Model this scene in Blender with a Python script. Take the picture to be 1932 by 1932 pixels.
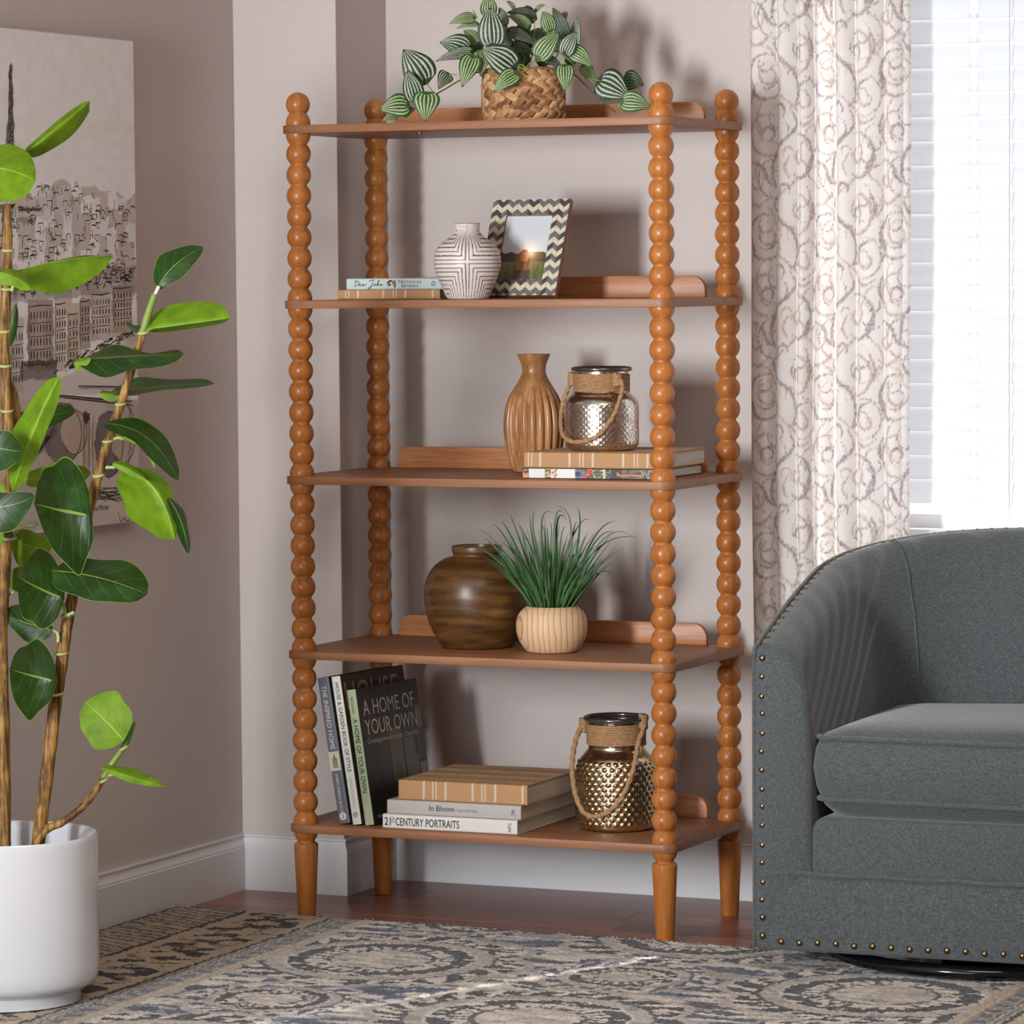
import bpy, bmesh, math, random
import numpy as np
from mathutils import Vector, Matrix, noise as mnoise
PI = math.pi
random.seed(7)
RNG = np.random.default_rng(7)
S = bpy.context.scene
COL = S.collection
for o in list(bpy.data.objects):
    bpy.data.objects.remove(o)

# ------------------------------------------------------------------ camera
F_PX, PPY = 7449.14, 1024.34
PITCH, ROLL, YAW = 0.0672, -0.0076, -0.419
CAM = Vector((3.0603, -7.6471, 1.3988))
FW = Vector((math.sin(YAW) * math.cos(PITCH), math.cos(YAW) * math.cos(PITCH), -math.sin(PITCH)))
R0 = Vector((math.cos(YAW), -math.sin(YAW), 0))
U0 = R0.cross(FW)
RT = math.cos(ROLL) * R0 + math.sin(ROLL) * U0
UP = -math.sin(ROLL) * R0 + math.cos(ROLL) * U0
cd = bpy.data.cameras.new('camera')
cam = bpy.data.objects.new('camera', cd)
COL.objects.link(cam)
M = Matrix((RT, UP, -FW)).transposed().to_4x4()
M.translation = CAM
cam.matrix_world = M
cd.sensor_width = 36
cd.lens = F_PX / 1932 * 36
cd.shift_y = (PPY - 966) / 1932
cd.clip_end = 200
S.camera = cam

# ------------------------------------------------------------------ light
S.view_settings.view_transform = 'Standard'
S.view_settings.look = 'None'
S.view_settings.exposure = 0.0
S.view_settings.gamma = 1.0
S.view_settings.use_curve_mapping = False
W = bpy.data.worlds.new('sky')
S.world = W
W.use_nodes = True
bg = W.node_tree.nodes['Background']
bg.inputs[0].default_value = (0.93, 0.96, 1.0, 1)
bg.inputs[1].default_value = 1.2

def area(name, loc, target, size, power, color=(1, 1, 1), size_y=None):
    l = bpy.data.lights.new(name, 'AREA')
    l.energy = power
    l.color = color
    l.size = size
    if size_y:
        l.shape = 'RECTANGLE'
        l.size_y = size_y
    o = bpy.data.objects.new(name, l)
    COL.objects.link(o)
    o.location = loc
    o.rotation_euler = (Vector(target) - Vector(loc)).to_track_quat('-Z', 'Y').to_euler()
    return o
KEY = area('softbox_light', (-0.62, -5.6, 1.50), (0.42, 0.5, 1.55), 0.45, 46, (0.965, 1.0, 1.03), 1.1)
KEY.data.spread = math.radians(72)             # honeycomb grid on the softbox
FILL = area('low_fill_light', (0.5, -6.2, 0.75), (0.5, 0.3, 0.7), 1.6, 40, (0.97, 1.0, 1.03), 1.6)  # unseen soft fill, added to lift the shadows low in the room
TOP_FILL = area('top_fill_light', (1.3, -2.6, 2.66), (1.3, -2.6, 0), 1.2, 34, (1.0, 0.86, 0.68))  # unseen warm fill, added overhead to brighten left wall and upper surfaces
sun = bpy.data.lights.new('sun', 'SUN')
sun.energy = 15.0
sun.angle = math.radians(1.0)
sun.color = (1.0, 0.98, 0.95)
so_ = bpy.data.objects.new('sun', sun)
COL.objects.link(so_)
so_.location = (3, 4, 5)
so_.rotation_euler = Vector((-.416, -.909, -.90)).to_track_quat('-Z', 'Y').to_euler()

# ------------------------------------------------------------------ helpers
def ray(u, v):
    return FW + RT * ((u - 966) / F_PX) - UP * ((v - PPY) / F_PX)
def at(u, v, ax, val):                       # image pixel -> point on the plane axis = val
    d = ray(u, v)
    return CAM + d * ((val - CAM[ax]) / d[ax])
def dep(u, v, d):                            # image pixel -> point at depth d
    return CAM + ray(u, v) * d

def tag(o, label=None, cat=None, group=None, kind=None):
    if label: o['label'] = label
    if cat: o['category'] = cat
    if group: o['group'] = group
    if kind: o['kind'] = kind
    return o
def empty(name, loc=(0, 0, 0), rz=0, label=None, cat=None, group=None):
    o = bpy.data.objects.new(name, None)
    o.empty_display_size = 0.05
    COL.objects.link(o)
    o.location = loc
    o.rotation_euler = (0, 0, rz)
    return tag(o, label, cat, group)
def mesh_obj(name, me, parent=None, loc=None):
    o = bpy.data.objects.new(name, me)
    COL.objects.link(o)
    if parent: o.parent = parent
    if loc is not None: o.location = loc
    return o
def w2l(parent):
    m = parent.matrix_basis.copy() if parent else Matrix()
    p = parent.parent if parent else None
    while p:
        m = p.matrix_basis @ m
        p = p.parent
    return m.inverted()

class MB:
    """collects geometry of one mesh; world or local coordinates"""
    def __init__(self): self.v = []; self.f = []; self.m = []; self.c = None
    def add(self, verts, faces, mi=0):
        n = len(self.v)
        self.v += [tuple(x) for x in verts]
        self.f += [tuple(i + n for i in q) for q in faces]
        self.m += [mi] * len(faces)
        return self
    def box(self, a, b, mi=0):
        x0, y0, z0 = a; x1, y1, z1 = b
        return self.add([(x0,y0,z0),(x1,y0,z0),(x1,y1,z0),(x0,y1,z0),(x0,y0,z1),(x1,y0,z1),(x1,y1,z1),(x0,y1,z1)],
                        [(0,3,2,1),(4,5,6,7),(0,1,5,4),(1,2,6,5),(2,3,7,6),(3,0,4,7)], mi)
    def grid(self, rows, closed_u=False, closed_v=False, mi=0):
        nu, nv = len(rows), len(rows[0])
        f = []
        for i in range(nu if closed_u else nu - 1):
            for j in range(nv if closed_v else nv - 1):
                a, b = i, (i + 1) % nu
                c, d = j, (j + 1) % nv
                f.append((a*nv + c, a*nv + d, b*nv + d, b*nv + c))
        return self.add([p for r in rows for p in r], f, mi)
    def lathe(self, prof, seg=48, c=(0, 0), cap0=True, cap1=True, mi=0, fn=None):
        rows = []
        for r, z in prof:
            row = []
            for k in range(seg):
                a = 2 * PI * k / seg
                rr = fn(r, z, a) if fn else r
                row.append((c[0] + rr * math.cos(a), c[1] + rr * math.sin(a), z))
            rows.append(row)
        n = len(self.v)
        self.grid(rows, closed_v=True, mi=mi)
        if cap0: self.f.append(tuple(n + k for k in range(seg))[::-1]); self.m.append(mi)
        if cap1: self.f.append(tuple(n + (len(prof)-1)*seg + k for k in range(seg))); self.m.append(mi)
        return self
    def tube(self, path, rad, seg=8, caps=True, mi=0, twist=None):
        path = [Vector(p) for p in path]
        n = len(path)
        rads = rad if isinstance(rad, (list, tuple)) else [rad] * n
        rows = []
        t = (path[1] - path[0]).normalized()
        nrm = t.orthogonal().normalized()
        L = 0
        for i, p in enumerate(path):
            tt = (path[min(i+1, n-1)] - path[max(i-1, 0)])
            if tt.length > 1e-9: tt.normalize()
            else: tt = t
            nrm = (nrm - tt * nrm.dot(tt))
            nrm = nrm.normalized() if nrm.length > 1e-9 else tt.orthogonal().normalized()
            t = tt
            b = tt.cross(nrm)
            if i: L += (p - path[i-1]).length
            row = []
            for k in range(seg):
                a = 2 * PI * k / seg
                r = rads[i]
                if twist: r *= 1 + 0.22 * math.cos(3 * (a - L * twist))
                row.append(p + nrm * (math.cos(a) * r) + b * (math.sin(a) * r))
            rows.append(row)
        m = len(self.v)
        self.grid(rows, closed_v=True, mi=mi)
        if caps:
            self.f.append(tuple(m + k for k in range(seg))[::-1]); self.m.append(mi)
            self.f.append(tuple(m + (n-1)*seg + k for k in range(seg))); self.m.append(mi)
        return self
    def prism(self, poly, a0, a1, axes=(0, 2, 1), mi=0):
        """2-D outline on axes[0], axes[1], extruded on axes[2] from a0 to a1"""
        n = len(poly)
        vs = []
        for h in (a0, a1):
            for p in poly:
                q = [0, 0, 0]
                q[axes[0]] = p[0]; q[axes[1]] = p[1]; q[axes[2]] = h
                vs.append(q)
        fs = [tuple(range(n))[::-1], tuple(range(n, 2*n))] + [(i, (i+1) % n, (i+1) % n + n, i + n) for i in range(n)]
        return self.add(vs, fs, mi)
    def build(self, name, mats, parent=None, smooth=True, world=True, bevel=0, segs=2, angle=35, loc=None, normals=True):
        me = bpy.data.meshes.new(name)
        vs = self.v
        if parent and world:
            k = w2l(parent)
            vs = [tuple(k @ Vector(p)) for p in vs]
        me.from_pydata(vs, [], self.f)
        for m in (mats if isinstance(mats, (list, tuple)) else [mats]): me.materials.append(m)
        if any(self.m): me.polygons.foreach_set('material_index', self.m)
        if normals or bevel:
            bm = bmesh.new(); bm.from_mesh(me)
            bmesh.ops.remove_doubles(bm, verts=bm.verts, dist=1e-6)
            if normals: bmesh.ops.recalc_face_normals(bm, faces=bm.faces)
            if bevel:
                es = [e for e in bm.edges if len(e.link_faces) == 2 and e.calc_face_angle(0) > math.radians(50)]
                bmesh.ops.bevel(bm, geom=es, offset=bevel, segments=segs, profile=0.5, affect='EDGES', clamp_overlap=True)
            bm.to_mesh(me); bm.free()
        if self.c is not None:
            a = me.color_attributes.new('Col', 'FLOAT_COLOR', 'POINT')
            a.data.foreach_set('color', np.asarray(self.c, np.float32).ravel())
        if smooth:
            me.shade_smooth() if hasattr(me, 'shade_smooth') else me.polygons.foreach_set('use_smooth', [True]*len(me.polygons))
            if smooth != 'all': me.set_sharp_from_angle(angle=math.radians(angle))
        return mesh_obj(name, me, parent, loc)

def np_grid(name, V, nu, nv, col, mat, parent=None, smooth=True, uvw=None):
    """fast grid mesh: V (nu*nv,3), colours (nu*nv,3) linear"""
    me = bpy.data.meshes.new(name)
    i, j = np.meshgrid(np.arange(nu-1), np.arange(nv-1), indexing='ij')
    a = (i*nv + j).ravel()
    F = np.stack([a, a+1, a+nv+1, a+nv], 1).astype(np.int32)
    V = np.asarray(V, np.float32).reshape(-1, 3)
    if parent:
        k = np.array(w2l(parent), np.float32)
        V = V @ k[:3, :3].T + k[:3, 3]
    me.vertices.add(len(V)); me.vertices.foreach_set('co', V.ravel())
    me.loops.add(F.size); me.loops.foreach_set('vertex_index', F.ravel())
    me.polygons.add(len(F))
    me.polygons.foreach_set('loop_start', np.arange(0, F.size, 4, dtype=np.int32))
    me.update(calc_edges=True)
    if col is not None:
        c = np.ones((len(V), 4), np.float32); c[:, :3] = np.asarray(col).reshape(-1, 3)
        at_ = me.color_attributes.new('Col', 'FLOAT_COLOR', 'POINT')
        at_.data.foreach_set('color', c.ravel())
    me.materials.append(mat)
    if smooth: me.polygons.foreach_set('use_smooth', np.ones(len(F), bool))
    me.validate(); me.update()
    return mesh_obj(name, me, parent)

def lin(*c):
    """sRGB 0-255 -> linear"""
    if len(c) == 1: c = c[0]
    r = []
    for x in c:
        x /= 255
        r.append(x / 12.92 if x <= .04045 else ((x + .055) / 1.055) ** 2.4)
    return tuple(r)
def nlin(a):
    a = np.asarray(a, float) / 255
    return np.where(a <= .04045, a / 12.92, ((a + .055) / 1.055) ** 2.4)
def vnoise(x, y, seed=0):
    """cheap numpy value noise, range 0..1"""
    x = np.asarray(x, float); y = np.asarray(y, float)
    xi = np.floor(x).astype(np.int64); yi = np.floor(y).astype(np.int64)
    fx = x - xi; fy = y - yi
    fx = fx*fx*(3-2*fx); fy = fy*fy*(3-2*fy)
    def h(a, b):
        n = (a * 374761393 + b * 668265263 + seed * 974711) & 0x7fffffff
        n = ((n ^ (n >> 13)) * 1274126177) & 0x7fffffff
        return ((n ^ (n >> 16)) & 0xffff) / 65535.0
    return (h(xi, yi)*(1-fx) + h(xi+1, yi)*fx)*(1-fy) + (h(xi, yi+1)*(1-fx) + h(xi+1, yi+1)*fx)*fy

# ------------------------------------------------------------------ materials
MATS = {}
class NT:
    def __init__(self, name):
        self.m = bpy.data.materials.new(name); self.m.use_nodes = True
        self.t = self.m.node_tree; self.N = self.t.nodes
        self.b = self.N['Principled BSDF']; self.out = self.N['Material Output']
        MATS[name] = self.m
    def n(self, typ, **kw):
        x = self.N.new(typ)
        for k, v in kw.items():
            if k.startswith('i_'): x.inputs[k[2:].replace('_', ' ')].default_value = v
            else: setattr(x, k, v)
        return x
    def l(self, a, b): self.t.links.new(a, b)
    def coord(self, which='Object', scale=(1, 1, 1), rot=(0, 0, 0)):
        tc = self.n('ShaderNodeTexCoord'); mp = self.n('ShaderNodeMapping')
        mp.inputs['Scale'].default_value = scale; mp.inputs['Rotation'].default_value = rot
        self.l(tc.outputs[which], mp.inputs['Vector'])
        return mp.outputs['Vector']
    def noise(self, vec, scale, detail=4, rough=.55, dist=0):
        x = self.n('ShaderNodeTexNoise')
        x.inputs['Scale'].default_value = scale; x.inputs['Detail'].default_value = detail
        x.inputs['Roughness'].default_value = rough; x.inputs['Distortion'].default_value = dist
        if vec is not None: self.l(vec, x.inputs['Vector'])
        return x.outputs['Fac']
    def ramp(self, fac, stops):
        r = self.n('ShaderNodeValToRGB'); e = r.color_ramp.elements
        while len(e) < len(stops): e.new(0.5)
        for q, (p, c) in zip(e, stops): q.position = p; q.color = (*c, 1)
        self.l(fac, r.inputs['Fac']); return r.outputs['Color']
    def bump(self, h, strength=.3, dist=.002, prev=None):
        b = self.n('ShaderNodeBump'); b.inputs['Strength'].default_value = strength; b.inputs['Distance'].default_value = dist
        self.l(h, b.inputs['Height'])
        if prev: self.l(prev, b.inputs['Normal'])
        self.l(b.outputs['Normal'], self.b.inputs['Normal']); return b.outputs['Normal']
    def math(self, op, a, b=None):
        x = self.n('ShaderNodeMath', operation=op)
        for i, q in enumerate((a, b)):
            if q is None: continue
            if isinstance(q, (int, float)): x.inputs[i].default_value = q
            else: self.l(q, x.inputs[i])
        return x.outputs[0]
    def mix(self, fac, a, b):
        x = self.n('ShaderNodeMix', data_type='RGBA')
        if isinstance(fac, (int, float)): x.inputs['Factor'].default_value = fac
        else: self.l(fac, x.inputs['Factor'])
        for nm, q in (('A', a), ('B', b)):
            s = [i for i in x.inputs if i.name == nm and i.type == 'RGBA'][0]
            if isinstance(q, tuple): s.default_value = (*q, 1)
            else: self.l(q, s)
        return [o for o in x.outputs if o.type == 'RGBA'][0]
    def color(self, c):
        if isinstance(c, tuple): self.b.inputs['Base Color'].default_value = (*c, 1)
        else: self.l(c, self.b.inputs['Base Color'])
    def set(self, rough=.5, metal=0, spec=.5):
        self.b.inputs['Roughness'].default_value = rough; self.b.inputs['Metallic'].default_value = metal
        self.b.inputs['Specular IOR Level'].default_value = spec; return self

def plain(name, c, rough=.5, metal=0, spec=.5, nscale=60, namt=.06, bump=.0, bscale=300):
    k = NT(name).set(rough, metal, spec)
    v = k.coord('Object')
    f = k.noise(v, nscale, 3)
    k.color(k.ramp(f, [(.3, tuple(x*(1-namt) for x in c)), (.7, tuple(min(1, x*(1+namt)) for x in c))]))
    if bump: k.bump(k.noise(v, bscale, 2), bump, .001)
    return k.m
def wood(name, c0, c1, c2, axis=2, scale=1.0, rough=.35, rings=0.0, pores=.25):
    k = NT(name).set(rough, 0, .4)
    s = [60*scale, 60*scale, 60*scale]; s[axis] = 3.2*scale
    v = k.coord('Object', tuple(s))
    f = k.noise(v, 1, 6, .6, .6)
    s2 = [420*scale]*3; s2[axis] = 14*scale
    v2 = k.coord('Object', tuple(s2))
    f2 = k.noise(v2, 1, 3, .5)
    s3 = [9*scale]*3; s3[axis] = 1.4*scale
    f3 = k.noise(k.coord('Object', tuple(s3)), 1, 2, .5)
    g = k.math('ADD', k.math('MULTIPLY', f, .6), k.math('MULTIPLY', f3, .4))
    c = k.ramp(g, [(.32, c0), (.5, c1), (.68, c2)])
    p = k.ramp(f2, [(.30, (1-pores,)*3), (.48, (1, 1, 1))])
    mx = k.n('ShaderNodeMix', data_type='RGBA', blend_type='MULTIPLY')
    mx.inputs['Factor'].default_value = 1
    A = [i for i in mx.inputs if i.type == 'RGBA']
    k.l(c, A[0]); k.l(p, A[1])
    k.color([o for o in mx.outputs if o.type == 'RGBA'][0])
    k.bump(f2, .12, .0006)
    return k.m
def vcol(name, rough=.6, spec=.3, bump=0, bscale=400, metal=0):
    k = NT(name).set(rough, metal, spec)
    a = k.n('ShaderNodeAttribute', attribute_name='Col')
    k.color(a.outputs['Color'])
    if bump: k.bump(k.noise(k.coord('Object'), bscale, 2), bump, .001)
    return k.m

def thin_glass(k):
    """clear thin pane: mostly transparent, a little mirror at grazing angles"""
    tr = k.n('ShaderNodeBsdfTransparent'); gl = k.n('ShaderNodeBsdfGlossy'); gl.inputs['Roughness'].default_value = .03
    lw = k.n('ShaderNodeLayerWeight'); f = k.math('ADD', .025, k.math('MULTIPLY', k.math('POWER', lw.outputs['Facing'], 5.0), .6))
    ms = k.n('ShaderNodeMixShader'); k.l(f, ms.inputs[0]); k.l(tr.outputs[0], ms.inputs[1]); k.l(gl.outputs[0], ms.inputs[2])
    k.l(ms.outputs[0], k.out.inputs[0])
wall_c = lin(204, 193, 188)
def wall_mat():
    k = NT('wall_paint').set(.75, 0, .25)
    v = k.coord('Object')
    k.color(k.ramp(k.noise(v, 3, 2), [(.3, tuple(x*.98 for x in wall_c)), (.7, wall_c)]))
    k.bump(k.noise(v, 100, 3, .6), .4, .003)
    return k.m
M_WALL = wall_mat()
M_WHITE = plain('white_trim_paint', lin(226, 226, 228), .35, nscale=8, namt=.015)
M_SHELF = wood('shelf_veneer', lin(122, 78, 50), lin(146, 98, 66), lin(164, 114, 80), axis=0, scale=.8, rough=.45, pores=.12)
M_RAIL = wood('rail_oak', lin(156, 98, 60), lin(184, 122, 80), lin(202, 142, 96), axis=0, scale=1, rough=.4, pores=.35)
M_POST = wood('honey_oak', lin(144, 84, 36), lin(176, 108, 52), lin(198, 132, 70), axis=2, scale=1, rough=.33, pores=.14)
M_INK = plain('black_ink', lin(30, 28, 30), .6)

# ------------------------------------------------------------------ lettering
def lettering(name, s, parent, origin, xd, yd, height, mat, width=None, bold=0.0, align='LEFT', thick=.0002, label=None, shear=0.0, space=1.0):
    """flat printed words: cap height = height, fitted to width; xd, yd are the directions of the line and of its up side"""
    c = bpy.data.curves.new(name, 'FONT')
    c.body = s; c.resolution_u = 3; c.offset = bold; c.shear = shear; c.space_character = space
    o = bpy.data.objects.new(name, c)
    me = bpy.data.meshes.new_from_object(o)
    bpy.data.objects.remove(o)
    n = len(me.vertices)
    V = np.zeros(n*3, np.float32); me.vertices.foreach_get('co', V); V = V.reshape(-1, 3)
    if not n: return None
    x0, x1 = V[:, 0].min(), V[:, 0].max()
    k = height / .69
    sx = k if width is None else width / max(1e-6, x1 - x0)
    xs = (V[:, 0] - x0) * sx
    if align == 'CENTER': xs -= (x1 - x0) * sx / 2
    if align == 'RIGHT': xs -= (x1 - x0) * sx
    X = Vector(xd).normalized(); Y = Vector(yd).normalized(); Z = X.cross(Y)
    P = np.array(origin)[None] + xs[:, None]*np.array(X) + (V[:, 1]*k)[:, None]*np.array(Y) + thick*np.array(Z)
    me.vertices.foreach_set('co', P.astype(np.float32).ravel())
    me.name = name
    me.materials.clear(); me.materials.append(mat)
    me.update()
    ob = mesh_obj(name, me, parent)
    if label: ob['label'] = label
    return ob
def ribbon(mb, pts, w, nrm, lift=.0003, mi=0, taper=True):
    """flat stroke of width w along pts, lying across the normal nrm"""
    pts = [Vector(p) for p in pts]; nrm = Vector(nrm)
    n = len(pts); vs = []
    for i, p in enumerate(pts):
        t = pts[min(i+1, n-1)] - pts[max(i-1, 0)]
        s = t.cross(nrm)
        s = s.normalized() if s.length > 1e-9 else Vector((0, 0, 0))
        ww = w * (.45 + .55*math.sin(PI*(i+.5)/n)) if taper else w
        vs += [p + s*ww/2 + nrm*lift, p - s*ww/2 + nrm*lift]
    mb.add(vs, [(2*i, 2*i+1, 2*i+3, 2*i+2) for i in range(n-1)], mi)
def catmull(P, k=6, closed=False):
    P = [Vector(p) for p in P]
    out = []; n = len(P)
    for i in range(n if closed else n-1):
        a, b, c, d = (P[(i-1) % n], P[i], P[(i+1) % n], P[(i+2) % n]) if closed else (P[max(i-1, 0)], P[i], P[i+1], P[min(i+2, n-1)])
        for j in range(k):
            t = j/k
            out.append(.5*((2*b) + (c-a)*t + (2*a-5*b+4*c-d)*t*t + (3*b-a-3*c+d)*t**3))
    if not closed: out.append(P[-1])
    return out
def rrect(x0, x1, y0, y1, r, n=6, corners=(1, 1, 1, 1)):
    o = []
    for (cx, cy, a, on) in ((x0+r, y0+r, PI, corners[0]), (x1-r, y0+r, 1.5*PI, corners[1]), (x1-r, y1-r, 0, corners[2]), (x0+r, y1-r, .5*PI, corners[3])):
        if on: o += [(cx + r*math.cos(a + .5*PI*i/n), cy + r*math.sin(a + .5*PI*i/n)) for i in range(n+1)]
        else: o.append((x0 if a in (PI, .5*PI) else x1, y0 if a in (PI, 1.5*PI) else y1))
    return o

# ------------------------------------------------------------------ room
XL, YN, XN, YW = -1.178, .333, -.917, .592          # left wall, niche pier front, pier side, back wall
ZC = 2.7
RX = 4.2; YR = -8.6
WX0, WX1, WZ0, WZ1 = .20, 1.50, .815, 2.25            # window opening
st = lambda o: tag(o, kind='structure')
st(MB().box((XL-.12, YR, 0), (XL, YW+.15, ZC)).build('wall_left', M_WALL, smooth=False))
st(MB().box((XL, YN, 0), (XN, YW+.15, ZC)).build('wall_corner', M_WALL, smooth=False, bevel=.002))
b = MB()
b.box((XN, YW, 0), (WX0, YW+.15, ZC)); b.box((WX1, YW, 0), (RX, YW+.15, ZC))
b.box((WX0, YW, 0), (WX1, YW+.15, WZ0)); b.box((WX0, YW, WZ1), (WX1, YW+.15, ZC))
st(b.build('wall_back', M_WALL, smooth=False, normals=False))
st(MB().box((RX, YR, 0), (RX+.12, YW+.15, ZC)).build('wall_right', M_WALL, smooth=False))
st(MB().box((XL-.12, YR-.12, 0), (RX+.12, YR, ZC)).build('wall_rear', M_WALL, smooth=False))
st(MB().box((XL-.12, YR-.12, ZC), (RX+.12, YW+.15, ZC+.1)).build('ceiling', plain('ceiling_paint', lin(228, 226, 224), .8, nscale=4, namt=.01), smooth=False))
# baseboards: flat board with a moulded cap
PROF = [(0, 0), (.014, 0), (.014, .098), (.0125, .1), (.0125, .104), (.010, .108), (.0075, .114), (.0065, .121), (.0095, .1235), (.0095, .128), (0, .128)]
def baseboard(name, p, q, nrm, ext0=0, ext1=0):
    """p->q along the wall, nrm = into the room"""
    p, q, nrm = Vector(p), Vector(q), Vector(nrm)
    d = (q - p).normalized(); mb = MB(); n = len(PROF)
    vs = []
    for base, e, s in ((p, ext0, -1), (q, ext1, 1)):
        for x, z in PROF:
            vs.append(base + nrm*x + d*(s*e*x) + Vector((0, 0, z)))
    mb.add(vs, [tuple(range(n)), tuple(range(n, 2*n))] + [(i, (i+1) % n, (i+1) % n + n, i+n) for i in range(n)])
    return st(mb.build(name, M_WHITE, angle=25))
baseboard('baseboard_left', (XL, YR, 0), (XL, YN, 0), (1, 0, 0), 0, -1)
baseboard('baseboard_corner', (XL, YN, 0), (XN, YN, 0), (0, -1, 0), -1, 1)
baseboard('baseboard_side', (XN, YN, 0), (XN, YW, 0), (1, 0, 0), 1, -1)
baseboard('baseboard_back', (XN, YW, 0), (RX, YW, 0), (0, -1, 0), -1, 0)
# floor: slab with laid boards where the photograph shows them
def floor_mat():
    k = NT('floor_laminate').set(.30, 0, .45)
    oi = k.n('ShaderNodeObjectInfo')
    v = k.coord('Object', (4, 60, 60))
    mp = k.n('ShaderNodeVectorMath', operation='ADD'); k.l(v, mp.inputs[0])
    sc = k.n('ShaderNodeVectorMath', operation='SCALE'); sc.inputs[0].default_value = (37, 11, 5); k.l(oi.outputs['Random'], sc.inputs['Scale'])
    k.l(sc.outputs[0], mp.inputs[1])
    f = k.noise(mp.outputs[0], 1, 5, .6, .8)
    f = k.math('ADD', k.math('MULTIPLY', f, .72), k.math('MULTIPLY', oi.outputs['Random'], .28))
    k.color(k.ramp(f, [(.3, lin(106, 62, 48)), (.5, lin(140, 88, 70)), (.72, lin(164, 110, 88))]))
    k.bump(k.noise(k.coord('Object', (60, 260, 100)), 1, 3, .6), .35, .0015)
    return k.m
M_FLOOR = floor_mat()
floor = st(MB().box((XL-.1, YR, -.06), (RX, YW+.1, -.008)).build('floor', M_FLOOR, smooth=False))
bw = .118
variants = []
for L in (1.2, .55, .8):
    m_ = MB().box((0, 0, -.008), (L-.0006, bw-.0006, 0)).build('floorboard', M_FLOOR, bevel=.0012, segs=1)
    variants.append((L, m_.data)); bpy.data.objects.remove(m_)
y = YW - .016; r_i = 0
while y > -.75:
    x = XL + .004 - [0, .38, .77, .19, .56][r_i % 5]
    first = True
    while x < 1.7:
        L, me = variants[0] if not first else variants[[0, 2, 1][r_i % 3]]
        first = False
        if x + L > XL + .02:
            o = mesh_obj('floorboard', me, floor); o.location = (x, y - bw, 0)
        x += L
    y -= bw; r_i += 1

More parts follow.
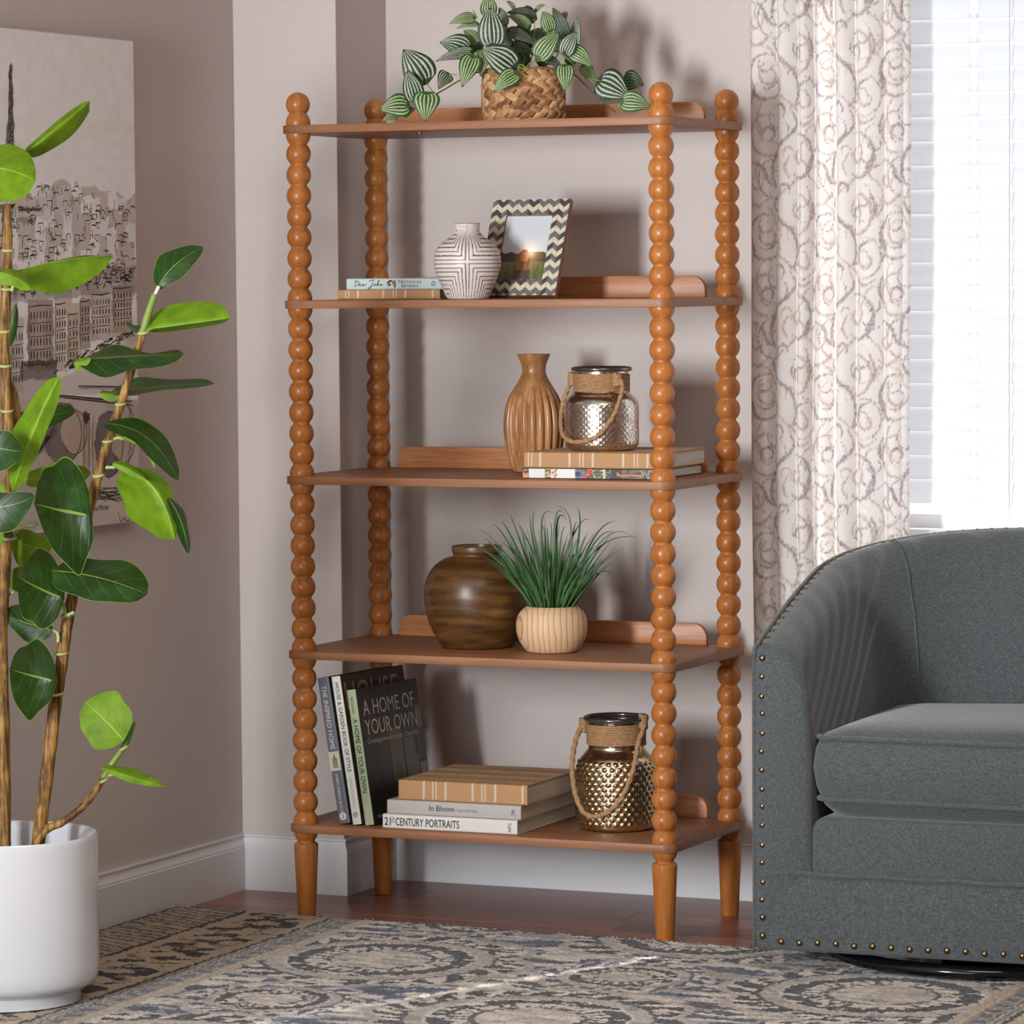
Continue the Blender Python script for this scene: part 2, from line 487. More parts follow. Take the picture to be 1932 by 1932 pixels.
# ------------------------------------------------------------------ rug
PCX, PCY = at(10, 1884, 2, .0165).xy
def build_rug():
    k = NT('wool_pile').set(.95, 0, .1)
    a = k.n('ShaderNodeAttribute', attribute_name='Col')
    k.color(a.outputs['Color'])
    k.bump(k.noise(k.coord('Object'), 420, 2), .5, .003)
    k.b.inputs['Sheen Weight'].default_value = .25
    x0, x1, y1 = XL + .0165, 1.42, -1.55
    st_ = .0031
    xs = np.arange(x0, x1, st_); nx = len(xs)
    ny = int(1.6 / st_)
    X = np.repeat(xs[:, None], ny, 1)
    yb = -.015 - .033*(X - x0) + .0015*np.sin(X*9)
    ww = vnoise(X*60, 0*X, 5)*.004
    yb = yb + ww
    tt = np.linspace(0, 1, ny)[None]
    Y = yb - tt*(1.6)
    # colours
    cream, tan, taupe = nlin([200, 190, 178]), nlin([180, 164, 142]), nlin([152, 141, 134])
    navy, ink, grey, sage, brown = nlin([62, 70, 96]), nlin([42, 42, 48]), nlin([112, 116, 122]), nlin([128, 130, 116]), nlin([142, 114, 80])
    px = X + .004*(vnoise(X*70, Y*70, 1)-.5)*2 + .006*(vnoise(X*25, Y*120, 2)-.5)
    py = Y + .004*(vnoise(X*70+9, Y*70, 3)-.5)*2 + .008*(vnoise(X*18, Y*90, 4)-.5)
    C = np.empty(X.shape + (3,)); C[:] = cream
    def put(mask, col, a=1.0):
        C[mask] = C[mask]*(1-a) + col*a
    fl = vnoise(X*14, Y*42, 11); fl2 = vnoise(X*26+5, Y*70, 12); fl3 = vnoise(X*20, Y*60+3, 13)
    # background flecks of the field
    fa = vnoise(X*10, Y*34, 15); fb = vnoise(X*11+4, Y*36, 16); fc = vnoise(X*9, Y*30+7, 17)
    put(fl > .62, grey, .6); put(fc > .68, sage, .8); put((fa > .58) & (fl2 > .22), navy); put((fb > .70) & (fl3 > .2), ink, .9); put((fl2 < .14), taupe, .7)
    def medal(cx, cy, R, sy=1.0, kind=0):
        dx, dy = px - cx, (py - cy)/sy
        r = np.hypot(dx, dy); th = np.arctan2(dy, dx)
        nn = 8 if kind == 0 else 6
        q = r/R
        lob = np.abs(np.cos(th*nn/2))
        # scalloped petals outside the rings
        ql = q/(1 + .16*lob)
        m = ql < 1.10; C[m] = cream
        put(m & (ql > 1.035), taupe, .75)
        put((ql < 1.03) & (q > .93) & (fl2 > .30) & (np.sin(th*nn*3 + q*14) > -.55), ink if kind == 0 else navy)
        put((q < .93), cream); put((q < .90) & (q > .76), taupe, .62); put((q < .90) & (q > .76) & (fl3 > .68), grey, .6)
        put((q < .935) & (q > .895) & (fl > .22), ink, .95)
        put((q < .735) & (q > .585) & (fl2 > .22), ink)
        put((q <= .60) & (q > .45) & (np.sin(th*nn*4 + 2*fl) > .1) & (fl3 > .34), ink, .95)
        put((q <= .44) & (q > .39) & (fl2 > .26), ink, .95)
        z = q <= .39; put(z, taupe, .55); put(z & (fl2 > .64), grey, .6); put(z & (fl3 > .60), cream)
    for i in range(-1, 5):
        for j in range(-1, 5):
            cx, cy = -.435 + .5375*i, .0 - .475*j
            if (i + j) % 2: medal(cx, cy, .262, .98, 0)
            else: medal(cx, cy, .150, .98, 1)
    # border bands, measured from the left side
    e = px - x0
    def bord(e):
        z = e < .505; C[z] = tan
        z = (e > .012) & (e < .175)
        put(z & (np.sin(py*210 + e*70 + 3*vnoise(X*12, Y*30, 21)) > .35), np.minimum(1, navy*.9), .85)
        put(z & (np.sin(py*210 + e*70 + 2 + 3*vnoise(X*12, Y*30, 22)) > .8), brown, .8)
        put(e < .014, ink)
        put((e > .176) & (e < .19), ink); put((e > .19) & (e < .202), tan)
        # black scroll motifs in the main band
        z = (e > .205) & (e < .395)
        u = (e - .30)/.095; w = py/.21
        s = np.sin(w*2*PI)
        put(z & (np.abs(u - .55*s) < .32 + .12*np.sin(w*6*PI)) & (vnoise(X*22, Y*60, 31) > .40), ink)
        put(z & (np.abs(u + .6*s) < .22) & (np.abs(np.cos(w*2*PI)) > .3) & (vnoise(X*26, Y*55, 32) > .46), ink)
        put(z & (vnoise(X*30, Y*80, 33) > .80), brown)
        put((e > .396) & (e < .408), ink); put((e > .414) & (e < .424), grey); put((e > .43) & (e < .435), ink)
        z = (e > .438) & (e < .468)
        put(z & (np.sin(py*110) > -.15), navy, .9); put(z & (np.sin(py*110) < -.6), grey)
        put((e > .468) & (e < .476), brown, .8); put((e > .484) & (e < .5), taupe, .6)
    bord(e)
    e = (.84 + .505) - px
    z = e < .505
    C[z] = tan; bord(e)
    # yarn variation
    C *= (.80 + .34*vnoise(X*330, Y*330, 41))[..., None] * (.9 + .2*vnoise(X*40, Y*160, 42))[..., None]
    Z = .0098 + .0042*vnoise(X*280, Y*280, 51) + .002*vnoise(X*80, Y*80, 52)
    # bound edges turn down to the floor
    for q, s in ((0, .0), (1, .55)):
        Z[q, :] *= s; Z[-1-q, :] *= s; Z[:, q] *= s; Z[:, -1-q] *= s
    Z = np.maximum(Z, .0008)
    V = np.stack([X, Y, Z], -1)[:, ::-1]
    o = np_grid('area_rug', V, nx, ny, np.clip(C, 0, 1)[:, ::-1], k.m)
    tag(o, 'cream, navy and taupe area rug with ringed medallions covering the floor in front', 'rug')
    # stray tufts of yarn
    mb = MB(); cs = []
    for _ in range(1500):
        i = int(RNG.integers(4, nx-4))
        j = int(RNG.integers(1, ny//2)) if random.random() < .7 else int(RNG.integers(1, 6))
        if math.hypot(X[i, j]-.70, Y[i, j]-.05) < .39 or math.hypot(X[i, j]-PCX, Y[i, j]-PCY) < .19: continue
        p = Vector((X[i, j], Y[i, j], Z[i, j])); c = C[i, j]
        d = Vector((random.uniform(-1, 1), random.uniform(-1, .8), random.uniform(.2, .9)))*.006
        s = Vector((-d.y, d.x, 0)).normalized()*.0009
        mb.add([p - s, p + s, p + d*.6 + s, p + d*.6 - s, p + d], [(0, 1, 2, 3), (3, 2, 4)])
        cs += [(*np.minimum(1, c*1.1), 1)]*5
    mb.c = cs
    tag(mb.build('loose_yarn', k.m, o, normals=False), kind='stuff')
    return o
rug = build_rug()

# ------------------------------------------------------------------ bookcase
bk = empty('etagere_bookcase', (-.42, .19, 0), 0, 'tall five-shelf open bookcase with honey wood bobbin-turned posts', 'bookcase')
SZ = [1.729, 1.352, .9715, .591, .211]
TH = .0175
PW, PD = .844, .383
RB, RN = .0268, .0178
for z in SZ:
    MB().prism(rrect(-PW-.032, .032, -.032, PD+.032, .030, 8), z-TH, z, axes=(0, 1, 2)).build('shelf', M_SHELF, bk, bevel=.0012, segs=2, angle=40)
for z in SZ:
    MB().prism(rrect(-.802, -.056, z, z+.0475, .032, 8, (0, 0, 1, 1)), .392, .408, axes=(0, 2, 1)).build('back_rail', M_RAIL, bk, bevel=.0015)
def bead_profile(zs):
    """zs = neck heights from the bottom up; one bead between neighbours"""
    pr = []
    for z0, z1 in zip(zs[:-1], zs[1:]):
        c, h = (z0+z1)/2, (z1-z0)/2
        a0 = math.asin(min(1, .0225/.0268)) * .98
        n = 12
        for i in range(n+1):
            a = -a0 + 2*a0*i/n
            q = math.sin(a)/math.sin(a0)
            pr.append((RN + (RB-RN)*(math.cos(a)-math.cos(a0))/(1-math.cos(a0)), c + q*(h-.0022)))
    return pr
PITCH_B = .0452
def spindle_mesh(zt, zb):
    """bobbin length between the underside zt of one shelf and the top zb of the next"""
    L = zt - zb
    n = 8
    top_part = .0215
    pitch = (L - .0215 - .024) / 7
    z_first = zt - top_part
    necks = [z_first - pitch*i for i in range(8)][::-1]
    pr = []
    # half bead on the lower shelf
    pr += [(RB*.97, zb), (RB, zb+.004), (RB*.985, zb+.010), (RB*.93, zb+.0155), (RB*.82, zb+.0205)]
    pr += bead_profile(necks)
    pr += [(RB*.82, zt-.018), (RB*.93, zt-.0125), (RB*.985, zt-.007), (RB, zt-.002), (RB*.995, zt)]
    return pr
posts = [(0, 0), (-PW, 0), (0, PD), (-PW, PD)]
for pxy in posts:
    for k in range(4):
        MB().lathe(spindle_mesh(SZ[k]-TH, SZ[k+1]), 32, pxy).build('spindle', M_POST, bk, angle=60)
    z0 = SZ[0]
    pr = [(RB*.97, z0), (RB, z0+.004), (RB*.97, z0+.012), (RB*.88, z0+.019), (RB*.72, z0+.0255), (RN*1.02, z0+.0275), (RN*1.02, z0+.029)]
    c, R = z0+.0455, .0262
    pr += [(R*math.cos(a), c + R*math.sin(a)) for a in [math.radians(x) for x in (-42, -30, -18, -6, 6, 18, 30, 42, 54, 66, 78, 86)]]
    MB().lathe(pr, 32, pxy).build('finial', M_POST, bk, angle=60)
    zt = SZ[4]-TH
    pr = [(.0186, 0), (.0192, .0015), (.0262, .150), (.0268, .158), (.0262, .1655), (.0235, .1685), (.0195, .170), (.0185, .1725), (.0205, .1765), (.0245, .182), (.0262, .188), (.0266, zt)]
    MB().lathe(pr, 32, pxy).build('leg', M_POST, bk, angle=35)
M_STEEL = NT('dark_steel').set(.3, 1).m
MATS['dark_steel'].node_tree.nodes['Principled BSDF'].inputs['Base Color'].default_value = (.22, .2, .18, 1)
for x in (-.60, -.05):
    MB().lathe([(.006, SZ[0]-TH-.0025), (.0075, SZ[0]-TH-.0012), (.0075, SZ[0]-TH+.001)], 12, (x, .10 if x < -.3 else .16)).build('screw', M_STEEL, bk)

# ------------------------------------------------------------------ books
M_PAGES = None
def pages_mat():
    k = NT('book_pages').set(.8, 0, .2)
    v = k.coord('Object', (3, 3, 900))
    k.color(k.ramp(k.noise(v, 1, 2), [(.3, lin(176, 170, 160)), (.7, lin(222, 218, 208))]))
    k.bump(k.noise(v, 1, 2), .4, .0008)
    return k.m
M_PAGES = pages_mat()
M_TAN = plain('tan_book_cloth', lin(178, 136, 94), .75, nscale=400, namt=.07, bump=.15, bscale=700)
M_STITCH = plain('white_stitch', lin(222, 214, 204), .7)
M_SKYB = plain('pale_blue_jacket', lin(190, 206, 204), .4, nscale=20, namt=.03)
M_GREYB = plain('light_grey_jacket', lin(178, 172, 168), .45, nscale=20, namt=.02)
M_WHITEB = plain('white_jacket', lin(214, 210, 204), .4, nscale=20, namt=.02)
M_SLATE = plain('slate_blue_jacket', lin(96, 98, 112), .4, nscale=20, namt=.04)
M_IVORY = plain('ivory_jacket', lin(214, 216, 206), .4, nscale=20, namt=.02)
M_SAGE = plain('sage_green_jacket', lin(164, 178, 142), .4, nscale=20, namt=.03)
M_BROWNB = plain('dark_brown_jacket', lin(66, 48, 40), .3, nscale=14, namt=.25)
M_BLACKB = plain('charcoal_jacket', lin(46, 46, 42), .3, nscale=14, namt=.2)
M_PRINT = vcol('printed_picture', .35, .4)
M_TXTW = plain('pale_print', lin(206, 200, 192), .5)
M_TXTF = plain('faded_print', lin(172, 172, 166), .5)

def book(label, w, d, h, cover, spine=None, group=None, board=.0026, ov=.003, loc=(0, 0, 0), rot=None, rz=0, back=None):
    """lies flat in its own frame: spine along X at y=0, front cover up"""
    t = empty('book', loc, rz, label, 'book', group)
    if rot is not None: t.rotation_euler = rot.to_euler()
    mb = MB()
    # wrap-around cover: boards and slightly rounded spine as one profile along X
    n = 6; r = min(h*.16, .004)
    out = [(d, 0)]
    out += [(r*(1-math.sin(.5*PI*i/n)), r*(1-math.cos(.5*PI*i/n))) for i in range(n+1)]
    out += [(r*(1-math.cos(.5*PI*i/n)), h - r*(1-math.sin(.5*PI*i/n))) for i in range(n+1)]
    out += [(d, h), (d, h-board), (board*1.3, h-board), (board*1.3, board), (d, board)]
    mb.prism(out, 0, w, axes=(1, 2, 0))
    mats = [cover, spine or cover, back or cover]
    o = mb.build('cover', mats, t, world=False, bevel=.0005, segs=1, angle=30)
    me = o.data
    for p in me.polygons:
        if p.center.y < r*1.05 and p.normal.y < -.3: p.material_index = 1
        elif p.normal.z < -.5 and p.center.z < .001: p.material_index = 2
    MB().box((ov, board*1.3+.0003, board+.0001), (w-ov, d-ov, h-board-.0001)).build('pages', M_PAGES, t, world=False, smooth=False)
    return t
def stitches(parent, w, h, groups, d=None, r=.0):
    """woven white stripes on the spine and, as thin lines, on the cover"""
    mb = MB()
    for g in groups:
        for q in ([g] if isinstance(g, float) else g):
            n = max(3, int(h/.0042))
            for i in range(n):
                z = .0022 + (h-.0044)*i/n
                dz = (h-.0044)/n
                x = q*w
                wd = .0052 if not isinstance(g, tuple) else .0030
                mb.add([(x, -.0004, z), (x+wd, -.0004, z+dz*1.15), (x+wd, -.0004, z+dz*1.75), (x, -.0004, z+dz*.55)], [(0, 1, 2, 3)])
    tag(mb.build('white_stitching', M_STITCH, parent, world=False, normals=False), kind='stuff')
    if d:
        mb = MB()
        for g in groups:
            for q in ([g] if isinstance(g, float) else g):
                mb.box((q*w, .006, h+.0001), (q*w+.0022, d-.002, h+.0004))
        for y in (.04, .11, .125, .19, .205, .27):
            if y < d - .01: mb.box((.002, y, h+.0001), (w-.002, y+.0014, h+.0004))
        mb.build('plaid_lines', plain('cover_plaid_line', lin(190, 170, 142), .7) if 'cover_plaid_line' not in MATS else MATS['cover_plaid_line'], parent, world=False, normals=False)
XD, ZD = (1, 0, 0), (0, 0, 1)
# second shelf: pale blue novel lying on a tan book
yb = .085
za = SZ[1] + .0005
p0 = at(637, 560, 1, yb); p1 = at(830, 560, 1, yb)
t = book('tan woven-stripe book lying at left end of second shelf under pale blue novel', p1.x-p0.x, .17, .0215, M_TAN, group=None, loc=(p0.x, yb, za))
stitches(t, p1.x-p0.x, .0215, [(.075, .105), .19, .44, (.54, .57), .655, .92], .17)
q0 = at(652, 530, 1, yb); q1 = at(853, 530, 1, yb)
bwid = q1.x - q0.x
t = book('pale blue novel with a handwritten-style title lying on a tan book', bwid, .145, .0245, M_SKYB, loc=(q0.x, yb+.004, za+.0215))
def script_word(parent, strokes, ox, oz, s, w, mat, name, y=-.0006, sx=1.6):
    mb = MB()
    for stq in strokes:
        pts = catmull([(ox + px_*s*sx, y, oz + py_*s) for px_, py_ in stq], 5)
        ribbon(mb, pts, w, (0, -1, 0), 0.0001)
    return mb.build(name, mat, parent, world=False, normals=False)
DEAR = [[(.30, .95), (.22, .5), (.10, .08)], [(0, .1), (.2, .02), (.55, .35), (.62, .75), (.38, .98), (.1, .85), (.12, .7)],
        [(.68, .25), (.84, .36), (.8, .48), (.7, .4), (.7, .15), (.82, .06), (.98, .22)],
        [(1.24, .36), (1.12, .44), (1.0, .25), (1.06, .08), (1.2, .25), (1.25, .4), (1.22, .12), (1.36, .14)],
        [(1.36, .14), (1.48, .38), (1.52, .42), (1.56, .36), (1.58, .30)]]
JOHN = [[(.0, .75), (.25, .98), (.7, 1.0)], [(.55, 1.0), (.42, .5), (.2, -.35), (.0, -.5), (-.1, -.36), (.2, -.1), (.62, .15)],
        [(.74, .4), (.62, .3), (.66, .1), (.8, .12), (.84, .32), (.74, .4), (.95, .32)],
        [(.95, .1), (1.2, .75), (1.28, .98), (1.18, .9), (1.05, .4), (.98, .04), (1.12, .32), (1.22, .3), (1.24, .08), (1.34, .1)],
        [(1.36, .34), (1.38, .06), (1.48, .32), (1.56, .32), (1.57, .08), (1.68, .16)]]
M_NAVY = plain('navy_print', lin(44, 54, 66), .5)
sc = .0125
script_word(t, DEAR, .018, .0070, sc, .0015, M_NAVY, 'title_lettering')
script_word(t, JOHN, .0545, .0078, sc, .0015, M_NAVY, 'title_lettering')
mb = MB(); mbb = MB()
for i in range(26):
    a = random.uniform(0, 2*PI); r_ = .0075*math.sqrt(random.random())
    cx, cz = .1065 + r_*math.cos(a), .0135 + r_*.95*math.sin(a)
    s = random.uniform(.0012, .0022)
    mb.add([(cx + s*math.cos(k*PI/3), -.0006, cz + s*math.sin(k*PI/3)) for k in range(6)], [tuple(range(6))])
mb.add([(.1145, -.0006, .0045), (.1195, -.0006, .0045), (.1195, -.0006, .0198), (.1145, -.0006, .0198)], [(0, 1, 2, 3)], 1)
mb.build('tree_print', [plain('rose_print', lin(156, 106, 108), .5), plain('olive_print', lin(104, 100, 84), .5)], t, world=False, normals=False)
lettering('author_lettering', 'N', t, (.1265, -.0005, .0138), XD, ZD, .0072, M_NAVY, width=.0085)
lettering('author_lettering', 'ICHOLAS', t, (.1362, -.0005, .0138), XD, ZD, .0055, M_NAVY, width=.045)
lettering('author_lettering', 'S', t, (.1325, -.0005, .0048), XD, ZD, .0072, M_NAVY, width=.007)
lettering('author_lettering', 'PARKS', t, (.1405, -.0005, .0048), XD, ZD, .0055, M_NAVY, width=.033)
mb = MB()
ring = [(.2095 + .0038*math.cos(a), -.0006, .0125 + .0044*math.sin(a)) for a in [2*PI*i/20 for i in range(21)]]
ribbon(mb, ring, .0015, (0, -1, 0), .0001, taper=False)
mb.build('publisher_mark', M_NAVY, t, world=False, normals=False)

# third shelf: two books under the silver jar
za = SZ[2] + .0005
b0 = Vector((-.333, .032, za))
w1 = .306
t = book('glossy picture-covered book lying lowest of two under the silver jar', w1, .275, .0215, plain('glossy_black_jacket', lin(50, 46, 46), .25, nscale=60, namt=.5), loc=(b0.x, b0.y, za), rz=math.radians(1))
def strip_img(w, h):
    nx, nz = 260, 16
    xs = np.linspace(0, 1, nx)[:, None].repeat(nz, 1); zs = np.linspace(0, 1, nz)[None].repeat(nx, 0)
    C = np.empty((nx, nz, 3)); C[:] = nlin([52, 50, 54])
    n1 = vnoise(xs*90, zs*6, 3); n2 = vnoise(xs*60, zs*5, 8)
    def seg(a, b, c, m=None):
        k = (xs >= a) & (xs < b)
        if m is not None: k &= m
        C[k] = nlin(c)
    seg(0, .06, [206, 142, 104]); seg(0, .05, [60, 60, 64], (n1 > .5) & (zs > .45))
    seg(.05, .165, [214, 214, 212]); seg(.045, .06, [214, 214, 212], zs > .3)
    seg(.165, .172, [130, 160, 90]); seg(.172, .255, [196, 180, 150]); seg(.172, .255, [92, 60, 44], n1 > .55); seg(.21, .26, [222, 214, 200], n2 > .6); seg(.2, .25, [204, 120, 84], (n1 < .3))
    seg(.255, .39, [224, 218, 212]); seg(.39, .445, [96, 112, 140]); seg(.39, .43, [44, 50, 66], (np.abs(zs-.45) < .25))
    seg(.445, .60, [84, 78, 62]); seg(.45, .60, [110, 122, 84], n1 > .52); seg(.45, .60, [196, 192, 176], n1 > .8)
    seg(.47, .53, [196, 52, 58], np.hypot((xs-.5)/.025, (zs-.68)/.3) < 1); seg(.445, .475, [200, 72, 90], zs < .35)
    seg(.60, .615, [204, 198, 190]); seg(.615, .66, [110, 116, 92], n1 > .4); seg(.66, .74, [48, 50, 60]); seg(.74, .90, [112, 96, 74], n2 > .3)
    seg(.70, .9, [206, 120, 70], np.abs(zs-.35) < .07); seg(.70, .73, [206, 120, 70], np.abs(zs-.35-(.73-xs)*10) < .1)
    seg(.87, .93, [120, 140, 90], n1 > .5); seg(.93, 1.0, [150, 132, 150]); seg(.93, 1, [60, 60, 80], n1 > .6)
    X = xs*w; Z = .001 + zs*(h-.002)
    return np.stack([X, 0*X-.0005, Z], -1), C, nx, nz
V, C, nx, nz = strip_img(w1, .0215)
tm = t.matrix_basis
V = V @ np.array(tm.to_3x3()).T + np.array(tm.translation)
np_grid('spine_picture', V, nx, nz, C, M_PRINT, t)
t = book('tan striped book under the silver glass jar on the third shelf', w1-.0, .285, .034, M_TAN, spine=None, loc=(b0.x+.002, b0.y+.001, za+.0217), rz=math.radians(.6))
stitches(t, w1, .034, [(.03, .055), .115, .335, (.415, .44), .51, .735, (.82, .845), .915], .285)
ZJ = za + .0217 + .034

# bottom shelf: flat stack
za = SZ[4] + .0005
f0 = at(719, 1562, 2, za) + Vector((.004, 0, 0)); rz = math.radians(.6)
w1 = .317
t = book('white-spined book with large black condensed title, lowest of the bottom-shelf stack', w1, .335, .031, M_WHITEB, loc=(f0.x, f0.y, za), rz=rz)
lettering('title_lettering', '21', t, (.005, -.0005, .0075), XD, ZD, .0165, M_INK, width=.0145, bold=.006)
lettering('title_lettering', 'ST', t, (.0215, -.0005, .0165), XD, ZD, .0075, M_INK, width=.0078)
MB().box((.0212, -.0007, .0138), (.0295, -.0003, .0148)).build('title_lettering', M_INK, t, world=False, smooth=False)
lettering('title_lettering', 'CENTURY', t, (.0312, -.0005, .0075), XD, ZD, .0165, M_INK, width=.066, bold=.006)
lettering('title_lettering', 'PORTRAITS', t, (.1025, -.0005, .0075), XD, ZD, .0165, M_INK, width=.079, bold=.006)
lettering('publisher_lettering', 'NPG', t, (.303, -.0005, .006), ZD, (-1, 0, 0), .0075, M_INK, width=.0185)
t = book('light grey book with a small black serif title, middle of the bottom-shelf stack', w1-.002, .33, .031, M_GREYB, loc=(f0.x+.009, f0.y+.004, za+.0312), rz=rz)
lettering('title_lettering', 'In Bloom', t, (.1005, -.0005, .0115), XD, ZD, .0115, M_INK, width=.0585)
lettering('author_lettering', 'Ngoc Minh Ngo', t, (.166, -.0005, .0125), XD, ZD, .0055, plain('grey_print', lin(120, 116, 114), .5), width=.048)
mb = MB()
for s_ in ([(0, 0), (.3, .55), (.42, 1.0), (.1, .8), (.3, .6)], [(.42, 1.0), (.8, .95), (.75, .6), (.4, .5)], [(.4, .5), (.75, .1), (1.05, .05)], [(-.15, .35), (.3, .4)]):
    ribbon(mb, catmull([(.293 + x*.0095, -.0006, .009 + z*.0125) for x, z in s_], 5), .0009, (0, -1, 0), .0001)
mb.build('publisher_mark', M_INK, t, world=False, normals=False)
g0 = at(748, 1510, 1, f0.y+.012)
t = book('tan book with white woven stripes on top of the bottom-shelf stack', .303, .295, .043, M_TAN, loc=(f0.x+.033, f0.y+.012, za+.0624), rz=rz)
stitches(t, .303, .043, [.19, (.265, .29), .36, .57, (.645, .67), .745, .955], .295)

# bottom shelf: three leaning picture books
def leaning(label, top_l, bot_l, thick, d, cover, spine, rzdeg, zoff=.001):
    tl = at(*top_l, 1, 0.0); bl = at(*bot_l, 1, 0.0)
    down = Vector((bl.x - tl.x, 0, bl.z - tl.z)); H = down.length
    down.normalize()
    out = Vector((0, 1, 0)).cross(down) * -1
    if out.x < 0: out = -out
    m = Matrix((down, Vector((0, 1, 0)), down.cross(Vector((0, 1, 0))))).transposed()
    m = Matrix.Rotation(math.radians(-rzdeg), 3, 'Z') @ m
    org = Vector((tl.x + .0025, tl.y + .008, SZ[4] + zoff + H*(-(m.col[0].z))))
    t = book(label, H, d, thick, cover, spine=spine, loc=org, rot=m)
    return t, H
t, Hh = leaning('slate blue book with white spine lettering leaning on the left post', (593, 1281), (636, 1556), .0285, .262, M_BLACKB, M_SLATE, 5)
lettering('title_lettering', 'THE INSPIRED HOME', t, (.018, -.0006, .0085), XD, ZD, .0115, M_TXTW, width=.140)
lettering('author_lettering', 'KAREN LEHRMAN BLOCH', t, (.213, -.0006, .0105), XD, ZD, .0065, M_TXTW, width=.082)
mb = MB(); mb.add([(.163, -.0007, .0005), (.205, -.0007, .0005), (.205, -.0007, .028), (.163, -.0007, .028)], [(0, 1, 2, 3)], 0)
mb.add([(.178, -.0008, .008), (.199, -.0008, .008), (.199, -.0008, .021), (.178, -.0008, .021)], [(0, 1, 2, 3)], 1)
mb.add([(.166, -.0008, .015), (.18, -.0008, .011), (.184, -.0008, .018)], [(0, 1, 2)], 2)
mb.build('spine_picture', [plain('cream_print', lin(190, 184, 160), .5), plain('olive_picture', lin(126, 132, 96), .5, nscale=300, namt=.4), plain('dark_picture', lin(90, 92, 78), .5)], t, world=False, normals=False)
mb = MB(); mb.add([(.305 + .0088*math.cos(k*PI/12), -.0007, .0145 + .0088*math.sin(k*PI/12)) for k in range(24)], [tuple(range(24))])
mb.add([(.2985, -.0009, .0138), (.3115, -.0009, .0138), (.3115, -.0009, .0152), (.2985, -.0009, .0152)], [(0, 1, 2, 3)], 1)
mb.add([(.3065, -.0009, .009), (.3075, -.0009, .009), (.3075, -.0009, .020), (.3065, -.0009, .020)], [(0, 1, 2, 3)], 1)
mb.build('publisher_mark', [M_TXTW, M_SLATE], t, world=False, normals=False)
t, Hh = leaning('ivory-spined book with dark brown cover leaning between slate and sage books', (619, 1279), (662, 1558), .0225, .27, M_BROWNB, M_IVORY, 5)
lettering('title_lettering', 'HOUSE & GARDEN BOOK OF STYLE', t, (.014, -.0006, .0085), XD, ZD, .0095, M_INK, width=.196)
lettering('author_lettering', 'DOMINIQUE BROWNING', t, (.222, -.0006, .009), XD, ZD, .006, plain('pale_grey_print', lin(176, 178, 172), .5), width=.068)
mb = MB(); ribbon(mb, [(.304 + .006*math.cos(k*PI/8), -.0007, .0115 + .0052*math.sin(k*PI/8)) for k in range(17)], .001, (0, -1, 0), .0001, taper=False)
ribbon(mb, [(.299, -.0007, .0115), (.309, -.0007, .0115)], .001, (0, -1, 0), .0001, taper=False); ribbon(mb, [(.304, -.0007, .007), (.304, -.0007, .016)], .001, (0, -1, 0), .0001, taper=False)
mb.build('publisher_mark', M_INK, t, world=False, normals=False)
lettering('cover_lettering', 'HOUSE', t, (.016+.058, .012, .0229), (0, 1, 0), (-1, 0, 0), .058, plain('mauve_print', lin(158, 134, 124), .5), width=.225)
lettering('cover_lettering', '&', t, (.10+.058, .015, .0229), (0, 1, 0), (-1, 0, 0), .058, MATS['mauve_print'], width=.05)
t, Hh = leaning('sage-spined book with a charcoal cover showing a room, rightmost of three leaning', (648, 1304), (685, 1559), .0225, .262, M_BLACKB, M_SAGE, 5)
lettering('author_lettering', 'Sally Coulthard', t, (.016, -.0006, .0085), XD, ZD, .0065, plain('dark_green_print', lin(60, 70, 54), .5), width=.036)
lettering('title_lettering', 'A HOME OF YOUR OWN', t, (.064, -.0006, .0068), XD, ZD, .0118, M_INK, width=.162)
lettering('publisher_lettering', 'MERRELL', t, (.255, -.0006, .0085), XD, ZD, .0065, M_TXTW, width=.03)
def room_img(w, h):
    nx, ny = 90, 90
    xs = np.linspace(0, 1, nx)[:, None].repeat(ny, 1); ys = np.linspace(0, 1, ny)[None].repeat(nx, 0)   # x = down, y = across
    C = np.empty((nx, ny, 3)); C[:] = nlin([48, 46, 40])
    n = vnoise(ys*30, xs*8, 4)
    C *= (.7 + .6*n)[..., None]
    def seg(y0, y1, x0, x1, c, a=1.0):
        k = (ys > y0) & (ys < y1) & (xs > x0) & (xs < x1); C[k] = C[k]*(1-a) + nlin(c)*a
    seg(.42, .62, .33, .72, [104, 98, 84], .7); seg(.66, .86, .42, .78, [112, 110, 100], .6); seg(.62, .66, .30, .8, [40, 36, 32])
    seg(.80, .92, .36, .6, [84, 80, 72], .7); seg(.84, .89, .40, .56, [30, 28, 26]); seg(.25, .4, .35, .7, [60, 58, 54], .8)
    seg(.45, .58, .60, .74, [70, 58, 46], .6); seg(.88, 1, .62, .74, [150, 146, 136], .6); seg(.0, .4, .75, 1, [34, 32, 30])
    seg(.9, 1, .2, .36, [150, 136, 128], .5)
    return np.stack([xs*h, .006 + ys*(w-.007), 0*xs + .0229], -1), C, nx, ny
V, C, nx, ny = room_img(.262, Hh)
tm = t.matrix_basis
V = V @ np.array(tm.to_3x3()).T + np.array(tm.translation)
np_grid('cover_picture', V, nx, ny, C, M_PRINT, t)
zc = .0232
M_CT = plain('stone_print', lin(200, 188, 176), .5)
lettering('cover_lettering', 'A HOME OF', t, (.060, .020, zc), (0, 1, 0), (-1, 0, 0), .033, M_CT, width=.218)
lettering('cover_lettering', 'YOUR OWN', t, (.103, .020, zc), (0, 1, 0), (-1, 0, 0), .033, M_CT, width=.222)
lettering('cover_lettering', 'Creating Interiors with Character', t, (.122, .022, zc), (0, 1, 0), (-1, 0, 0), .0105, M_CT, width=.222)
